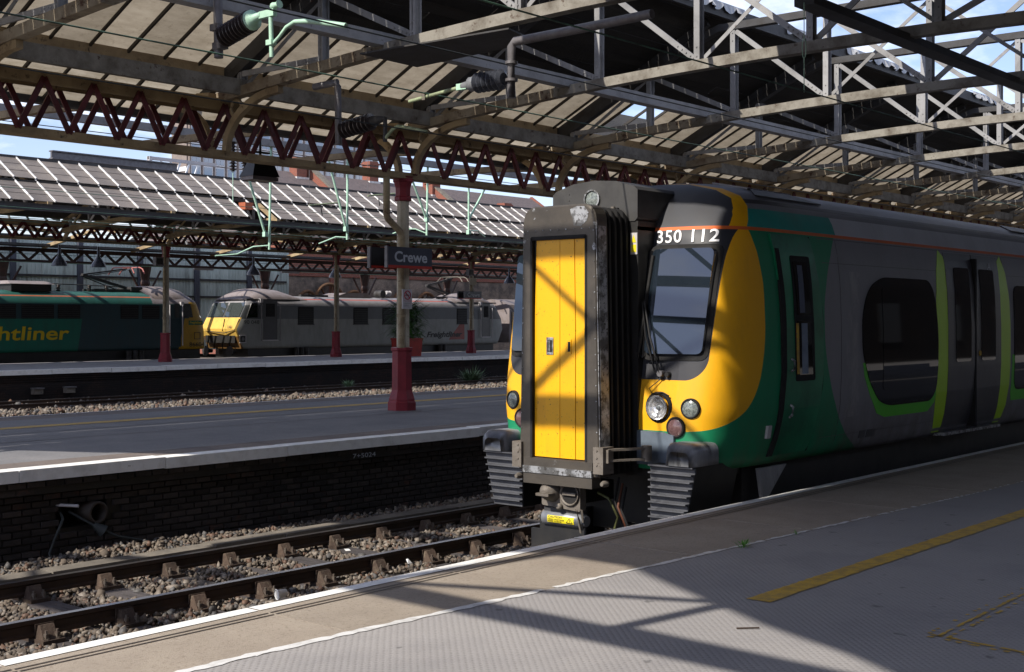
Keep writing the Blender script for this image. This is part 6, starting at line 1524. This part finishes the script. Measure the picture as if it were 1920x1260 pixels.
# ------------------------------------------------------------------ planter, weeds, litter
pt = thing('planter', 'square red planter on the far platform behind the Crewe column', 'planter', (41.65, 41.5, .83))
mb = MB(); mb.add([(41.15, 41.1, .83), (42.15, 41.1, .83), (42.15, 41.9, .83), (41.15, 41.9, .83), (41.1, 41.05, 1.62), (42.2, 41.05, 1.62), (42.2, 41.95, 1.62), (41.1, 41.95, 1.62)], [(0, 1, 5, 4), (1, 2, 6, 5), (2, 3, 7, 6), (3, 0, 4, 7), (4, 5, 6, 7)], M['planter']); mb.build('box', None, pt)
mb = MB(); mb.box(41.08, 42.22, 41.03, 41.97, 1.56, 1.64, M['planter']); mb.build('rim', None, pt)
def leafblade(mb, p, d, L, w, droop, m):
    p, d = Vector(p), Vector(d).normalized(); s = d.cross(Vector((0, 0, 1))); s = s.normalized() if s.length > .01 else Vector((1, 0, 0)); pv = None
    for q in range(4):
        t = q / 3; c = p + d * L * t - Vector((0, 0, droop * t * t)); ww = w * (1 - t) * (.5 + 1.5 * min(t, .4))
        cur = [c - s * ww, c + s * ww]
        if pv: mb.add(pv + cur, [(0, 1, 3, 2)], m)
        pv = cur
pl = thing('palm_plant', 'bushy green palm growing in the red planter', 'plant', (41.65, 41.5, 1.6))
mb = MB(); mb.tube([(41.65, 41.5, 1.6), (41.55, 41.5, 2.4)], .05, 6, M['pipe_paint']); mb.build('stem', None, pl)
mb = MB()
for _ in range(620):
    a, e = random.uniform(0, 6.283), random.uniform(-.2, 1.3); h = random.uniform(1.8, 3.2); r0 = random.uniform(0, .7)
    c = (41.65 + r0 * math.cos(a), 41.5 + r0 * math.sin(a), h); leafblade(mb, c, (math.cos(a), math.sin(a), e * .6), random.uniform(.4, .95), .06, random.uniform(.1, .45), M['leaf'])
stuff(mb.build('leaves', None, pl))
ps = thing('bedding_plants', 'pale leafy plants round the edge of the red planter', 'plants', (41.65, 41.2, 1.6)); mb = MB()
for _ in range(380):
    a = random.uniform(0, 6.283); c = (random.uniform(41.1, 42.2), random.uniform(41.05, 41.95), random.uniform(1.6, 2.0)); leafblade(mb, c, (math.cos(a), math.sin(a), random.uniform(.1, 1)), random.uniform(.12, .28), .07, random.uniform(0, .1), M['leaf_pale'])
stuff(mb.build('leaves', None, ps))
def weed(x, y, z, r, n, label, w=.03):
    mb = MB()
    for _ in range(n):
        a = random.uniform(0, 6.283); q = random.uniform(0, r * .6); leafblade(mb, (x + q * math.cos(a), y + q * math.sin(a), z + random.uniform(0, r * .5)), (math.cos(a), math.sin(a), random.uniform(.3, 1.6)), random.uniform(.3, 1) * r, w, random.uniform(0, r * .3), M['leaf'] if n < 40 else M['leaf_pale'])
    tag(mb.build('weed', org=(x, y, z)), label, 'weed')
weed(8.16, 5.02 - .26, .83, .07, 38, 'small green weed in the joint of the near coping', .008); weed(8.9, 4.74, .83, .035, 16, 'tiny weed just right of the larger one in the near coping joint', .006)
weed(33.5, 36.5, -.12, .35, 90, 'green weed beside the far track left of the Crewe column', .03); weed(39.9, 36.0, -.2, .7, 240, 'pale leafy weed beside the far track next to the train front', .04)
cup = thing('cup', 'white plastic cup lying beside the near rail', 'cup', (7.73, 9.3, -.02))
o = V(7.68, 9.32, -.05); ax = V(1, -.25, .12); mb = MB(); mb.lathe(o, ax, [(.048, 0), (.048, .006), (.044, .008), (.033, .095), (.0, .095)], 16, M['white_edge'], True, False); mb.build('wall', None, cup)
mb = MB(); mb.lathe(o, ax, [(.049, -.003), (.052, .0), (.049, .006)], 16, M['white_edge'], True, False); mb.lathe(o, ax, [(.0, .004), (.044, .004)], 16, M['white_scuffed'], True, False); mb.build('rim', None, cup)
mb = MB(); mb.add([(9.68, 9.63, -.09), (9.73, 9.62, -.085), (9.74, 9.67, -.06), (9.70, 9.68, -.05), (9.70, 9.65, -.04)], [(0, 1, 4), (1, 2, 4), (2, 3, 4), (3, 0, 4), (0, 3, 2, 1)], M['white_edge']); tag(mb.build('litter', org=(9.7, 9.65, -.05)), 'crumpled white paper on the ballast near the platform edge', 'litter')
mb = MB(); mb.add([(9.97, 10.9, -.14), (10.03, 10.88, -.14), (10.05, 10.94, -.13), (9.99, 10.95, -.125)], [(0, 1, 2, 3)], M['white_edge']); tag(mb.build('litter', org=(10, 10.9, -.13)), 'scrap of white paper between the near rails', 'litter')
mb = MB(); mb.bar((5.98, 3.53, .836), (6.06, 3.44, .838), .008, .006, (0, 0, 1), M['chair']); tag(mb.build('twig', org=(6, 3.5, .836)), 'small brown twig on the sunlit grey paving', 'twig')
mb = MB(); mb.box(.5, 200, 120, 121, 0, 7, M['office']); tag(mb.build('distant_wall', org=(.5, 120, 0)), 'pale distant wall behind the station buildings', 'wall')
